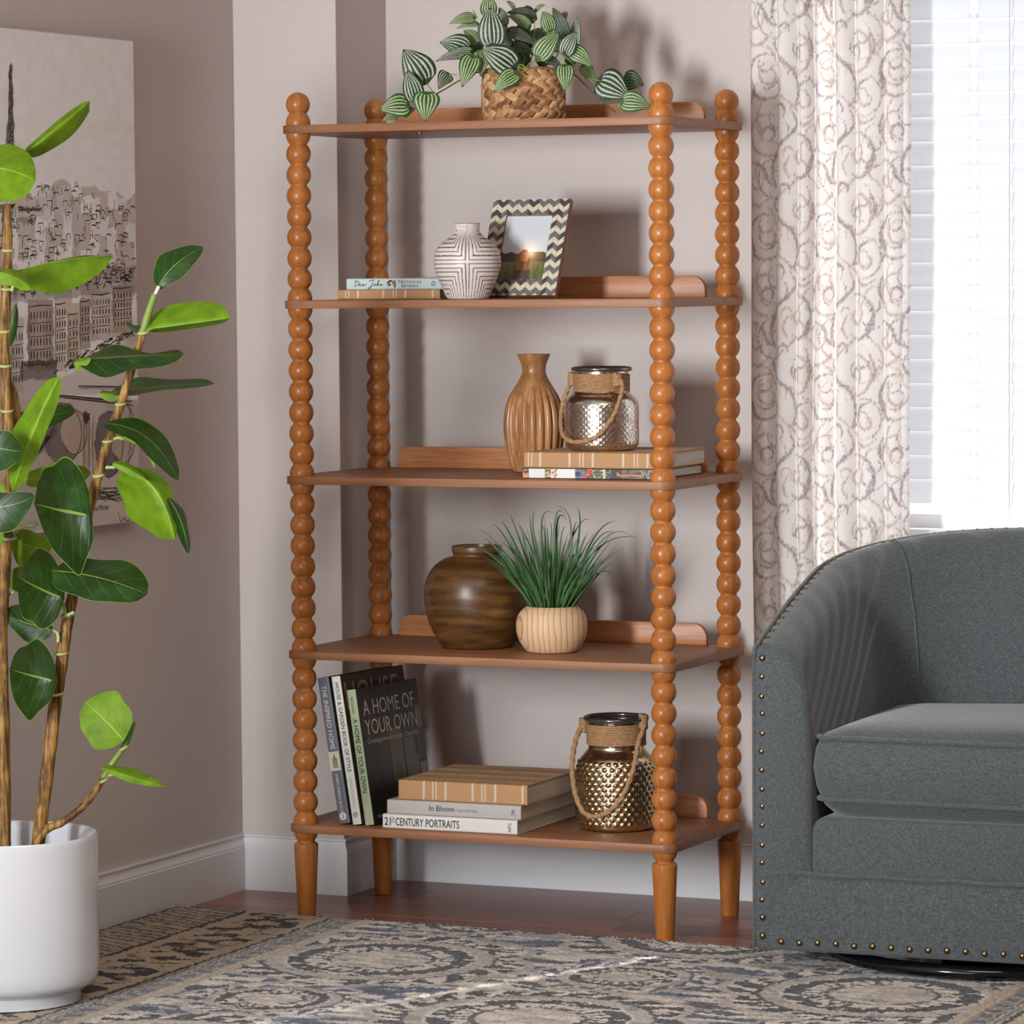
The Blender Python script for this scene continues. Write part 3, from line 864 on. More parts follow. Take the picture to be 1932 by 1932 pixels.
lettering('publisher_lettering', 'MERRELL', t, (Hh-.012, .02, zc), (0, 1, 0), (-1, 0, 0), .007, M_TXTF, width=.035)

# ------------------------------------------------------------------ vases and jars
def carved_vase():
    base = at(881, 564, 1, .05)
    cx, cy, z0 = base.x+.001, .052, SZ[1]+.0006
    t = empty('carved_vase', (cx, cy, z0), 0, 'white ceramic vase with brown carved lines in front of the picture frame', 'vase')
    prof = [(.040, 0), (.0455, .004), (.052, .018), (.060, .036), (.0665, .052), (.0712, .068), (.0722, .082), (.0705, .095), (.066, .107), (.058, .117), (.048, .125), (.038, .132), (.031, .138), (.0272, .144), (.0262, .150), (.0268, .156), (.0272, .1605)]
    pr = [(p.x, p.y) for p in catmull([(r, z, 0) for r, z in prof], 8)]
    seg = 360
    th0 = math.atan2(CAM.y - cy, CAM.x - cx)
    th = np.arange(seg)*2*PI/seg
    R = np.array([p[0] for p in pr])[:, None]; Z = np.array([p[1] for p in pr])[:, None]
    dth = (th[None] - th0 + PI) % (2*PI) - PI
    dth = np.abs((dth + PI/2.6) % (2*PI/2.6) - PI/2.6) if False else np.abs(dth)
    per = PI*2/3
    dth = np.where(dth > per/2, np.abs(dth - per), dth)
    Rb = np.maximum(R, .030)
    a = dth*.0722; b_ = np.abs(Z - .0795)*1.0
    wig = .0007*vnoise(dth*40, Z*300, 5)
    g = np.minimum(a, b_) + wig + .0046
    ph = (g/.0090) % 1
    gw = np.abs(ph - .5)*2            # 1 at groove centre where ph = 0
    groove = np.clip((gw - .70)/.12, 0, 1)*(Z > .003)*(Z < .159)
    RR = R - groove*.0009
    V = np.stack([RR*np.cos(th)[None] + cx, RR*np.sin(th)[None] + cy, Z + 0*RR + z0], -1)
    V = np.concatenate([V, V[:, :1]], 1)
    nz = vnoise(th[None]*60, Z*500, 9)
    white = nlin([220, 210, 206]); br = nlin([70, 46, 38])
    C = white[None, None]*(1-groove[..., None]) + br*groove[..., None]
    C *= (.93 + .1*nz)[..., None]
    C = np.concatenate([C, C[:, :1]], 1)
    np_grid('body', V, len(pr), seg+1, C, vcol('carved_ceramic', .35, .5), t)
    MB().lathe([(.0272, .1605), (.0264, .162), (.0225, .1618), (.0215, .150), (.024, .13)], 40, (0, 0), False, False).build('rim', plain('vase_rim_brown', lin(120, 98, 86), .5), t, world=False)
    MB().lathe([(.039, 0.0004), (.040, .0004)], 32, (0, 0), True, True).build('base', M_WHITE, t, world=False)
carved_vase()

def picture_frame():
    TR = at(1078, 375, 1, .225); TL = at(931, 377, 1, .225)
    wid = TR.x - TL.x
    BR = Vector((TR.x - .004, .142, SZ[1]+.0075))
    up = (Vector((BR.x, TR.y, TR.z)) - BR); H = up.length; up.normalize()
    X = Vector((1, -.03, 0)).normalized(); up = (up - X*up.dot(X)).normalized()
    nrm = X.cross(up)                # towards the viewer side (-Y)
    if nrm.y > 0: nrm = -nrm
    O = BR - X*wid
    t = empty('picture_frame', O, 0, 'chevron inlaid photo frame leaning back behind the carved white vase', 'frame')
    m = Matrix((X, nrm.cross(X)*1, nrm)).transposed()
    m = Matrix((X, up, X.cross(up))).transposed()
    t.rotation_euler = m.to_euler()
    # local frame: x across, y up, z towards the viewer if X x up points there
    zs = 1 if X.cross(up).y < 0 else -1
    B = wid/15*3                      # border, three columns of tiles
    d = .014
    mb = MB()
    for a in (((0, 0), (wid, B)), ((0, H-B), (wid, H)), ((0, B), (B, H-B)), ((wid-B, B), (wid, H-B))):
        mb.box((a[0][0], a[0][1], -d), (a[1][0], a[1][1], 0))
    mb.build('frame_body', plain('frame_wood_edge', lin(150, 100, 62), .5), t, world=False, smooth=False)
    MB().box((B-.004, B-.004, -d+.001), (wid-B+.004, H-B+.004, -.009)).build('backing_board', M_BROWNB, t, world=False, smooth=False)
    # photograph behind its pane
    nx, ny = 70, 90
    xs = np.linspace(0, 1, nx)[:, None].repeat(ny, 1); ys = np.linspace(0, 1, ny)[None].repeat(nx, 0)
    C = np.empty((nx, ny, 3)); C[:] = nlin([206, 212, 216])
    C *= (.94 + .1*ys)[..., None]
    tl = .40 + .05*vnoise(xs*9, ys*0, 3) + .04*np.abs(xs-.5)
    k = ys < tl; C[k] = nlin([74, 72, 46])
    k = (ys < tl) & (ys > .30); C[k] = nlin([62, 52, 34])
    k = (ys < .30); C[k] = (nlin([104, 108, 62])[None]*(.6+.8*vnoise(xs*40, ys*14, 6))[k][:, None])
    gl = np.exp(-(((xs-.62)/.22)**2 + ((ys-.42)/.16)**2)); C += (np.array([1.0, .60, .32])[None, None]*gl[..., None])*.5
    hair = (np.hypot((xs-.50)/.15, (ys-.28)/.20) < 1); C[hair] = nlin([150, 98, 60])[None]*(.7+.6*vnoise(xs*60, ys*5, 7))[hair][:, None]
    head = (np.hypot((xs-.52)/.10, (ys-.38)/.085) < 1); C[head] = nlin([206, 140, 84])
    body = (np.abs(xs-.5) < .17 + .1*(.16-ys)) & (ys < .17); C[body] = nlin([92, 74, 72])
    gl2 = np.exp(-(((xs-.64)/.08)**2 + ((ys-.425)/.06)**2)); C += gl2[..., None]*np.array([.6, .45, .28])
    V = np.stack([B-.002 + xs*(wid-2*B+.004), B-.002 + ys*(H-2*B+.004), 0*xs-.0055], -1)
    tm = t.matrix_basis; V = V @ np.array(tm.to_3x3()).T + np.array(tm.translation)
    np_grid('photograph', V, nx, ny, np.clip(C, 0, 1), vcol('photo_print', .3, .4), t)
    k = NT('picture_glass'); thin_glass(k)
    MB().box((B-.003, B-.003, -.005), (wid-B+.003, H-B+.003, -.0035)).build('glass_pane', k.m, t, world=False, smooth=False)
    # bone inlay: slanted tiles in chevron rows
    mats = [plain('cream_bone', lin(208, 198, 174), .35, nscale=90, namt=.1), plain('grey_bone', lin(112, 108, 110), .35, nscale=120, namt=.3), plain('slate_bone', lin(76, 72, 76), .35, nscale=120, namt=.3)]
    cw = wid/15; rh = .0130; sl = .0100
    def clip(P, ax, lim, keep_less):
        o = []
        for i in range(len(P)):
            p, q = P[i], P[(i+1) % len(P)]
            ip = (p[ax] <= lim) == keep_less; iq = (q[ax] <= lim) == keep_less
            if ip: o.append(p)
            if ip != iq:
                f = (lim-p[ax])/(q[ax]-p[ax]); o.append((p[0]+f*(q[0]-p[0]), p[1]+f*(q[1]-p[1])))
        return o
    shared = {}
    def tile(P, x0, y0, mi):
        key = (mi,) + tuple((round(a*1e5), round(b_*1e5)) for a, b_ in P)
        if key not in shared:
            o = MB().prism(P, 0, .0009, axes=(0, 1, 2)).build('bone_tile', mats[mi], None, smooth=False); shared[key] = o.data; bpy.data.objects.remove(o)
        o = mesh_obj('bone_tile', shared[key], t); o.location = (x0, y0, 0)
    for i in range(15):
        for j in range(-2, int(H/rh)+2):
            x0 = i*cw; y0 = j*rh - .004
            a, b_ = (0, sl) if i % 2 == 0 else (sl, 0)
            P = [(.0002, a+.0002), (cw-.0002, b_+.0002), (cw-.0002, b_+rh-.0002), (.0002, a+rh-.0002)]
            mi = 0 if j % 2 else (1 if random.random() < .55 else 2)
            bands = [(0, H)] if i < 3 or i >= 12 else [(0, B), (H-B, H)]
            for lo, hi in bands:
                Q = P
                if y0 < lo: Q = clip(Q, 1, lo-y0, False)
                if len(Q) > 2 and y0+rh+sl > hi: Q = clip(Q, 1, hi-y0, True)
                if len(Q) > 2 and max(q[1] for q in Q)-min(q[1] for q in Q) > .0012: tile(Q, x0, y0, mi)
    # easel leg behind
    MB().add([(wid*.4, H*.75, -d), (wid*.6, H*.75, -d), (wid*.6, .04, -d-.06), (wid*.4, .04, -d-.06), (wid*.4, H*.75, -d-.003), (wid*.6, H*.75, -d-.003), (wid*.6, .04, -d-.063), (wid*.4, .04, -d-.063)],
             [(0,1,2,3), (4,7,6,5), (0,4,5,1), (1,5,6,2), (2,6,7,3), (3,7,4,0)]).build('easel_leg', M_BROWNB, t, world=False, smooth=False)
picture_frame()

def fluted_vase():
    f = at(1003, 893, 2, SZ[2])
    cx, cy, z0 = -.417, .285, SZ[2]+.0006
    t = empty('fluted_vase', (cx, cy, z0), 0, 'brown carved wood vase with vertical flutes and flared neck', 'vase')
    pr = [(.040, 0), (.047, .004), (.055, .022), (.0625, .05), (.067, .085), (.0675, .112), (.064, .140), (.055, .165), (.043, .185), (.033, .202), (.027, .216), (.0262, .226), (.0285, .238), (.033, .249), (.0365, .257)]
    pr = [(p.x, p.y) for p in catmull([(r, z, 0) for r, z in pr], 5)]
    def fn(r, z, a):
        k = min(1, max(0, (.192 - z)/.05))*min(1, .35 + z/.03)
        c = abs(math.cos(a*10.5 + z*2.2))
        return r - k*.0052*(1 - c)**1.2*1.6
    mb = MB().lathe(pr, 252, (0, 0), True, False, fn=fn)
    o = mb.build('body', wood('mango_wood', lin(120, 76, 40), lin(164, 114, 70), lin(196, 150, 104), 2, 1.2, .3, pores=.35), t, world=False, angle=80)
    MB().lathe([(.0365, .257), (.0362, .2585), (.033, .258), (.029, .246), (.024, .228), (.024, .2)], 48, (0, 0), False, False).build('rim', MATS['mango_wood'], t, world=False)
fluted_vase()

def round_vase():
    t0 = at(895, 1228, 2, SZ[3])
    cx, cy, z0 = -.517, .195, SZ[3]+.0006
    t = empty('round_vase', (cx, cy, z0), 0, 'large round dark brown wood vase with a short neck', 'vase')
    pr = [(.072, 0), (.078, .003), (.090, .020), (.104, .048), (.113, .078), (.1165, .105), (.1165, .122), (.1125, .145), (.103, .166), (.088, .183), (.070, .194), (.0565, .1985), (.0525, .2005), (.0515, .2035), (.0525, .206), (.0545, .209), (.055, .216), (.0545, .221), (.052, .2225)]
    pr = [(p.x, p.y) for p in catmull([(r, z, 0) for r, z in pr], 4)]
    k = NT('dark_mango_wood').set(.36, 0, .5)
    v = k.coord('Object', (5, 5, 34), (.12, .35, 0))
    f = k.noise(v, 1.2, 6, .62, 1.6)
    v2 = k.coord('Object', (200, 200, 30)); f2 = k.noise(v2, 1, 3)
    w_ = k.n('ShaderNodeTexWave', wave_type='RINGS', rings_direction='Y', wave_profile='SIN')
    w_.inputs['Scale'].default_value = 5.5; w_.inputs['Distortion'].default_value = 3.5; w_.inputs['Detail'].default_value = 3; w_.inputs['Detail Scale'].default_value = 1.2
    k.l(k.coord('Object', (1, 1, 2.2)), w_.inputs['Vector'])
    g = k.math('ADD', k.math('MULTIPLY', f, .76), k.math('MULTIPLY', w_.outputs['Fac'], .12))
    g = k.math('ADD', g, k.math('MULTIPLY', f2, .14))
    k.color(k.ramp(g, [(.30, lin(52, 32, 16)), (.5, lin(88, 58, 28)), (.66, lin(112, 78, 40)), (.8, lin(136, 100, 58))]))
    k.bump(f2, .15, .0006)
    MB().lathe(pr, 96, (0, 0), True, False).build('body', k.m, t, world=False, angle=60)
    MB().lathe([(.052, .2225), (.046, .222), (.044, .21), (.05, .195)], 64, (0, 0), False, False).build('rim', k.m, t, world=False)
round_vase()

M_ROPE = None
def rope_mat():
    k = NT('jute_rope').set(.85, 0, .2)
    v = k.coord('Object', (1, 1, 1))
    k.color(k.ramp(k.noise(v, 420, 3, .6), [(.3, lin(128, 92, 60)), (.55, lin(176, 138, 100)), (.75, lin(204, 172, 134))]))
    k.bump(k.noise(v, 900, 2), .5, .0012)
    return k.m
M_ROPE = rope_mat()
def mercury(name, c0, c1, c2, rough):
    k = NT(name).set(rough, 1.0, .5)
    v = k.coord('Object')
    f = k.noise(v, 38, 5, .7); f2 = k.noise(v, 210, 3, .6)
    g = k.math('ADD', k.math('MULTIPLY', f, .6), k.math('MULTIPLY', f2, .4))
    k.color(k.ramp(g, [(.36, c0), (.47, c1), (.62, c2)]))
    r = k.n('ShaderNodeMapRange'); r.inputs['From Min'].default_value = .4; r.inputs['From Max'].default_value = .65; r.inputs['To Min'].default_value = rough+.22; r.inputs['To Max'].default_value = rough
    k.l(g, r.inputs['Value']); k.l(r.outputs[0], k.b.inputs['Roughness'])
    k.bump(k.noise(v, 60, 2), .25, .002)
    return k.m
M_RIM = NT('dark_mercury_glass').set(.12, .85).m
MATS['dark_mercury_glass'].node_tree.nodes['Principled BSDF'].inputs['Base Color'].default_value = (.20, .19, .17, 1)
def jar(label, cx, cy, z0, prof, neck_r, nz0, nz1, rim_z, rim_r, mat, nb, rows, zb0, zb1, amp, handle, coils, hub):
    t = empty('rope_handled_jar', (cx, cy, z0), 0, label, 'jar')
    pr = [(p.x, p.y) for p in catmull([(r, z, 0) for r, z in prof], 12)]
    # hobnails as real bumps
    def bumpf(r, z, a):
        if z < zb0 or z > zb1: return r
        dz = (zb1-zb0)/rows
        j = int((z-zb0)/dz); fz = (z-zb0)/dz - j - .5
        fa = (a*nb/(2*PI) + (.5 if j % 2 else 0)) % 1 - .5
        da = fa*2*PI*r/nb; q = (da*da + (fz*dz)**2)/(.42*dz)**2
        return r + amp*max(0, 1-q)**.6 if q < 1 else r
    z = 0; fine = []
    for (r0, a0), (r1, a1) in zip(pr[:-1], pr[1:]):
        n = max(1, int(abs(a1-a0)/.0015))
        fine += [(r0 + (r1-r0)*i/n, a0 + (a1-a0)*i/n) for i in range(n)]
    fine.append(pr[-1])
    MB().lathe(fine, nb*7, (0, 0), True, False, fn=bumpf).build('glass_body', mat, t, world=False, smooth='all')
    ring = [(rim_r + .0052*math.cos(a), rim_z + .0052*math.sin(a)) for a in [2*PI*i/12 for i in range(13)]]
    MB().lathe(ring, 64, (0, 0), False, False).lathe([(rim_r-.004, rim_z), (rim_r-.005, nz0)], 64, (0, 0), False, False).build('rim', M_RIM, t, world=False)
    cr = (nz1-nz0)/coils/2
    path = []
    for i in range(coils*40+1):
        a = 2*PI*i/40
        path.append(((neck_r+cr*.7)*math.cos(a), (neck_r+cr*.7)*math.sin(a), nz0 + cr + (nz1-nz0-2*cr)*i/(coils*40)))
    MB().tube(path, cr*1.02, 9, twist=1.6/cr).build('neck_rope', M_ROPE, t, world=False, smooth='all')
    hp = catmull(handle, 14)
    MB().tube(hp, hub[2], 12, twist=PI/(hub[2]*6)).build('rope_handle', M_ROPE, t, world=False, smooth='all')
    for q in hub[:2]:
        q = Vector(q)
        pts = []
        for i in range(90):
            a = i*.55; h = (i/90-.5)
            pts.append(q + Vector((.0075*math.cos(a), .0075*math.sin(a), h*hub[3])))
        MB().tube(pts, .0032, 7, twist=600).build('rope_knot', M_ROPE, t, world=False, smooth='all')
    return t
# frame of each jar: a towards the viewer's right, b towards the viewer
HR = Vector((math.cos(YAW), -math.sin(YAW), 0)); HF = Vector((-math.sin(YAW), -math.cos(YAW), 0))
def loc3(r, f, z): return HR*r + HF*f + Vector((0, 0, z))
SILVER = mercury('silver_mercury_glass', lin(140, 122, 104), lin(206, 196, 182), lin(238, 236, 230), .09)
GOLD = mercury('gold_mercury_glass', lin(136, 110, 76), lin(208, 188, 150), lin(236, 224, 196), .10)
jar('silver mercury-glass jar with jute rope handle on the third-shelf books', -.196, .142, ZJ+.0004,
    [(.058, 0), (.070, .003), (.0765, .010), (.0785, .022), (.0785, .06), (.0785, .092), (.0765, .104), (.070, .114), (.0625, .120), (.0585, .126), (.0575, .135), (.0575, .172)],
    .0575, .124, .165, .174, .0605, SILVER, 40, 14, .010, .098, .0008,
    [loc3(.032, .064, .160), loc3(.042, .074, .140), loc3(.034, .083, .105), loc3(.018, .088, .070), loc3(-.012, .088, .034), loc3(-.045, .078, .022), loc3(-.072, .055, .024), loc3(-.086, .020, .040), loc3(-.087, -.02, .075), loc3(-.080, -.03, .11), loc3(-.066, -.022, .145)],
    11, (loc3(.0315, .0635, .152), loc3(-.062, -.022, .152), .0044, .026))
jar('gold mercury-glass jar with hobnails and jute rope handle on the bottom shelf', -.178, .168, SZ[4]+.0004,
    [(.066, 0), (.079, .004), (.0835, .012), (.0855, .04), (.086, .09), (.0855, .125), (.083, .142), (.077, .155), (.068, .165), (.0625, .172), (.060, .18), (.060, .232)],
    .060, .180, .229, .239, .066, GOLD, 34, 13, .012, .152, .0028,
    [loc3(.056, .036, .238), loc3(.058, .050, .225), loc3(.045, .066, .19), loc3(.034, .090, .14), loc3(.012, .096, .085), loc3(-.016, .096, .052), loc3(-.045, .092, .038), loc3(-.072, .086, .046), loc3(-.090, .070, .085), loc3(-.096, .040, .14), loc3(-.088, .010, .19), loc3(-.074, -.01, .222), loc3(-.066, -.012, .238)],
    9, (loc3(.057, .038, .236), loc3(-.070, -.012, .222), .0052, .030))

# ------------------------------------------------------------------ leaves
def fig_mat():
    k = NT('fig_leaf').set(.42, 0, .35)
    a = k.n('ShaderNodeAttribute', attribute_name='luv')
    s = k.n('ShaderNodeSeparateXYZ'); k.l(a.outputs['Vector'], s.inputs[0])
    u, v, r = s.outputs
    av = k.math('ABSOLUTE', v)
    geo = k.n('ShaderNodeNewGeometry')
    n1 = k.noise(k.coord('Object'), 26, 4, .6)
    # side veins sweep towards the tip
    ph = k.math('ADD', k.math('MULTIPLY', u, 5.5), k.math('MULTIPLY', av, -1.6))
    tri = k.math('ABSOLUTE', k.math('SUBTRACT', k.math('FRACT', ph), .5))
    vein = k.math('MULTIPLY', k.math('LESS_THAN', tri, .022), k.math('LESS_THAN', av, .8))
    midr = k.math('LESS_THAN', k.math('MULTIPLY', av, k.math('ADD', u, .45)), .022)
    edge = k.math('GREATER_THAN', av, .975)
    top = k.ramp(n1, [(.3, lin(16, 40, 15)), (.55, lin(26, 60, 22)), (.8, lin(44, 88, 30))])
    top = k.mix(k.math('MULTIPLY', vein, .38), top, lin(104, 140, 56))
    top = k.mix(k.math('MULTIPLY', k.math('MAXIMUM', midr, edge), .75), top, lin(138, 168, 70))
    bot = k.ramp(n1, [(.3, lin(84, 118, 12)), (.6, lin(112, 150, 18)), (.85, lin(138, 176, 30))])
    bot = k.mix(k.math('MULTIPLY', vein, .4), bot, lin(88, 128, 30))
    bot = k.mix(k.math('MULTIPLY', midr, .6), bot, lin(176, 200, 90))
    c = k.mix(geo.outputs['Backfacing'], top, bot)
    k.color(c)
    rr = k.math('ADD', .40, k.math('MULTIPLY', geo.outputs['Backfacing'], .2)); k.l(rr, k.b.inputs['Roughness'])
    h = k.math('ADD', k.math('MULTIPLY', k.math('MINIMUM', tri, .1), 4), k.math('MULTIPLY', k.noise(k.coord('Object'), 60, 3), .5))
    k.bump(h, .35, .002)
    tr = k.n('ShaderNodeBsdfTranslucent'); tr.inputs['Color'].default_value = (*lin(150, 190, 30), 1)
    ms = k.n('ShaderNodeMixShader'); ms.inputs[0].default_value = .16
    k.l(k.b.outputs[0], ms.inputs[1]); k.l(tr.outputs[0], ms.inputs[2]); k.l(ms.outputs[0], k.out.inputs[0])
    return k.m
def pep_mat(name, dark, mid, pale):
    k = NT(name).set(.42, 0, .4)
    a = k.n('ShaderNodeAttribute', attribute_name='luv')
    s = k.n('ShaderNodeSeparateXYZ'); k.l(a.outputs['Vector'], s.inputs[0])
    u, v, r = s.outputs
    av = k.math('ABSOLUTE', v)
    n1 = k.noise(a.outputs['Vector'], 20, 3)
    n2 = k.noise(a.outputs['Vector'], 75, 2)
    ph = k.math('ADD', k.math('MULTIPLY', av, 3.4), k.math('MULTIPLY', k.math('SUBTRACT', n2, .5), .75))
    tri = k.math('ABSOLUTE', k.math('SUBTRACT', k.math('FRACT', ph), .5))          # .5 at lines, 0 between
    stripe = k.math('LESS_THAN', tri, k.math('ADD', .02, k.math('MULTIPLY', k.noise(a.outputs['Vector'], 11, 3), .36)))
    inside = k.math('MULTIPLY', k.math('MULTIPLY', k.math('GREATER_THAN', av, .10), k.math('LESS_THAN', av, .86)), k.math('MULTIPLY', k.math('GREATER_THAN', u, .05), k.math('LESS_THAN', u, .93)))
    f = k.math('MULTIPLY', stripe, inside)
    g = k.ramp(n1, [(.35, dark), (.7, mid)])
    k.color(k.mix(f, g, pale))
    k.bump(k.math('ADD', tri, k.math('MULTIPLY', n1, .4)), .25, .0015)
    tr = k.n('ShaderNodeBsdfTranslucent'); tr.inputs['Color'].default_value = (*lin(120, 160, 80), 1)
    ms = k.n('ShaderNodeMixShader'); ms.inputs[0].default_value = .1
    k.l(k.b.outputs[0], ms.inputs[1]); k.l(tr.outputs[0], ms.inputs[2]); k.l(ms.outputs[0], k.out.inputs[0])
    return k.m
M_FIG = fig_mat()
M_PEP = [pep_mat('peperomia_leaf_deep', lin(12, 38, 24), lin(22, 58, 36), lin(194, 202, 178)),
         pep_mat('peperomia_leaf_fresh', lin(28, 66, 22), lin(52, 98, 34), lin(186, 198, 150)),
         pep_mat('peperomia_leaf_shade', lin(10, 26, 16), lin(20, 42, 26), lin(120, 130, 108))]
def leaf_mesh(base, mid, tip, WL, WR, shape, side, nu=16, nv=5, cup=.12, wave=.055, seed=0, lobes=0.0, floor_z=None):
    base, mid, tip, WL, WR = map(Vector, (base, mid, tip, WL, WR))
    C = 2*mid - .5*(base+tip)
    ax = (tip - base)
    vs, luv = [], []
    for i in range(nu+1):
        u = i/nu
        p = base*(1-u)**2 + C*2*u*(1-u) + tip*u*u
        if shape == 'fig': w = max(.0, math.sin(PI*min(1, u**.92)))**.55
        elif shape == 'strip': w = max(0, math.sin(PI*u))**.35
        elif shape == 'lance': w = max(0, math.sin(PI*u**.9))**.8
        else: w = max(0, math.sin(PI*u**.52))**.85      # heart-shaped, long point
        for j in range(-nv, nv+1):
            v = j/nv
            Wv = WL*(-v) if v < 0 else WR*v
            if shape == 'fig': Wv = Wv*(1 + .09*math.sin(7*u + seed*3 + (2 if v < 0 else 0)) + .04*math.sin(15*u + seed))
            N = ax.cross(WR - WL)
            N = N.normalized() if N.length > 1e-9 else Vector((0, 0, 1))
            L = Wv.length
            q = p + Wv*w + N*(cup*(L*abs(v))*w) + N*(wave*L*math.sin(u*9 + seed + v*2)*abs(v)*w)
            if lobes and u < .35: q = q - ax*(lobes*abs(v)*(1-u/.35))
            if floor_z is not None and q.z < floor_z: q.z = floor_z + .0004*(j+nv)
            vs.append(q); luv.append((u, v, (seed*.37) % 1))
    fs = []
    m = 2*nv+1
    for i in range(nu):
        for j in range(m-1):
            fs.append((i*m+j, i*m+j+1, (i+1)*m+j+1, (i+1)*m+j))
    # which face looks at the camera
    i, j = nu//2, nv
    a, b, c = vs[i*m+j], vs[i*m+j+1], vs[(i+1)*m+j]
    n = (b - a).cross(c - a) + (vs[i*m+j] - vs[i*m+j-1]).cross(c - a)
    facing = n.dot(CAM - a) > 0
    if facing != (side == 'top'): fs = [f[::-1] for f in fs]
    return vs, fs, luv
def leaf(parent, mat, *a, name='leaf', label=None, **kw):
    vs, fs, luv = leaf_mesh(*a, **kw)
    k = w2l(parent)
    me = bpy.data.meshes.new(name)
    me.from_pydata([tuple(k @ v) for v in vs], [], fs)
    at_ = me.attributes.new('luv', 'FLOAT_VECTOR', 'POINT')
    at_.data.foreach_set('vector', np.array(luv, np.float32).ravel())
    me.materials.append(mat)
    me.polygons.foreach_set('use_smooth', [True]*len(fs))
    o = mesh_obj(name, me, parent)
    if label: o['label'] = label
    return o

# ------------------------------------------------------------------ floor plant in its white pot
PC = at(10, 1884, 2, .0165)                              # centre of the pot foot on the rug
D0 = (PC - CAM).dot(FW)
PXM = F_PX / D0
rp = 178 / PXM
rim_z = dep(10, 1569, D0).z
fig = empty('potted_fig_tree', (PC.x, PC.y, .0165), 0, 'tall broad-leaved artificial fig tree in a white ceramic pot on the rug', 'plant')
k = NT('white_glaze').set(.16, 0, .5); k.color(lin(216, 219, 224)); k.bump(k.noise(k.coord('Object'), 30, 2), .04, .003)
zf = .0165
rz_ = rim_z
pr = [(rp*.80, zf), (rp*.80, zf+.022), (rp*.86, zf+.026), (rp*.95, zf+.034), (rp*.985, zf+.046), (rp, zf+.07), (rp, rz_-.012), (rp*.998, rz_-.004), (rp*.985, rz_), (rp*.955, rz_-.001), (rp*.935, rz_-.006), (rp*.92, rz_-.02), (rp*.90, rz_-.15)]
MB().lathe(pr, 96, (PC.x, PC.y), True, False).build('pot', k.m, fig, angle=60)
MB().lathe([(rp*.905, rz_-.12), (.02, rz_-.115)], 64, (PC.x, PC.y), False, True).build('soil', plain('dark_soil', lin(52, 40, 32), .95, nscale=80, namt=.4, bump=.8, bscale=120), fig)
def bark():
    k = NT('fig_stem').set(.55, 0, .3)
    f = k.noise(k.coord('Object', (150, 150, 9)), 1, 5, .65)
    f2 = k.noise(k.coord('Object'), 16, 3, .6)
    g = k.math('ADD', k.math('MULTIPLY', f, .6), k.math('MULTIPLY', f2, .4))
    k.color(k.ramp(g, [(.38, lin(44, 28, 14)), (.48, lin(108, 76, 36)), (.58, lin(166, 126, 66)), (.75, lin(196, 160, 98))]))
    k.bump(f, .5, .002); return k.m
M_BARK = bark()
M_GREENST = plain('green_stem', lin(120, 140, 62), .5, nscale=60, namt=.15)
M_NODE = plain('pale_green_node', lin(168, 178, 112), .45)
def pxpath(pts, d, k=6):
    return catmull([dep(u, v, d + (w[0] if w else 0)) for u, v, *w in pts], k)
def stem(name, pts, d, r0, r1, mat, k=6, seg=10):
    P = pxpath(pts, d, k); n = len(P)
    rr = [(r0 + (r1-r0)*i/(n-1))/PXM * (1 + .05*math.sin(i*1.9)) for i in range(n)]
    return MB().tube(P, rr, seg).build(name, mat, fig, smooth='all')
DT = D0 + .02
stem('trunk', [(12, 385), (14, 480), (9, 640), (13, 760), (16, 850), (14, 950), (10, 1040), (2, 1200), (6, 1400), (8, 1640)], DT-.03, 9, 14, M_BARK)
stem('trunk', [(20, 722), (30, 760), (30, 830), (18, 930), (-8, 1100), (-12, 1640)], DT+.0, 6, 13, M_BARK)
stem('trunk', [(268, 632), (250, 690), (235, 740), (210, 815), (190, 880), (165, 975), (150, 1050), (138, 1120), (126, 1180), (115, 1260), (104, 1330), (90, 1450), (72, 1590), (68, 1640)], DT-.06, 7.5, 14, M_BARK)
stem('stem_tip', [(268, 632), (280, 590), (292, 555)], DT-.06, 8, 6, M_GREENST)
stem('petiole', [(288, 566), (296, 548), (300, 540)], DT-.06, 3, 4, M_TXTW)
stem('branch', [(60, 1610), (84, 1568), (120, 1550), (158, 1520), (182, 1490), (195, 1468)], DT-.09, 8.5, 6, M_BARK)
stem('branch', [(195, 1468), (212, 1440), (236, 1406)], DT-.09, 6.5, 5.5, M_GREENST)
P = pxpath([(234, 1410), (244, 1388), (255, 1362)], DT-.09)
MB().tube(P, [(r/PXM) for r in np.interp(np.linspace(0, 1, len(P)), [0, .3, 1], [6, 6.5, 2])], 10).build('bud', plain('bud_green', lin(70, 130, 44), .35, nscale=200, namt=.3, bump=.5, bscale=260), fig, smooth='all')
def band(u, v, r, d, tilt=0):
    c = dep(u, v, d); R = r/PXM
    q = [c + RT*(R*math.cos(a)) + FW*(R*math.sin(a)) + UP*(R*.22*math.sin(a) + tilt*R*math.cos(a)) for a in [2*PI*i/20 for i in range(21)]]
    MB().tube(q, 2.8/PXM, 8).build('node_band', M_NODE, fig, smooth='all')
for u, v, r in ((15, 472, 10), (13, 545, 10), (8, 625, 9.5), (10, 690, 10), (13, 775, 10), (16, 1015, 14)): band(u, v, r, DT-.03)
for u, v, r in ((270, 628, 8.5), (228, 762, 9), (204, 832, 9), (186, 897, 9.5), (127, 1161, 11), (116, 1232, 11.5), (107, 1309, 12)): band(u, v, r, DT-.06, .12)
for u, v, r in ((196, 1472, 7), (233, 1411, 7)): band(u, v, r, DT-.09, .5)
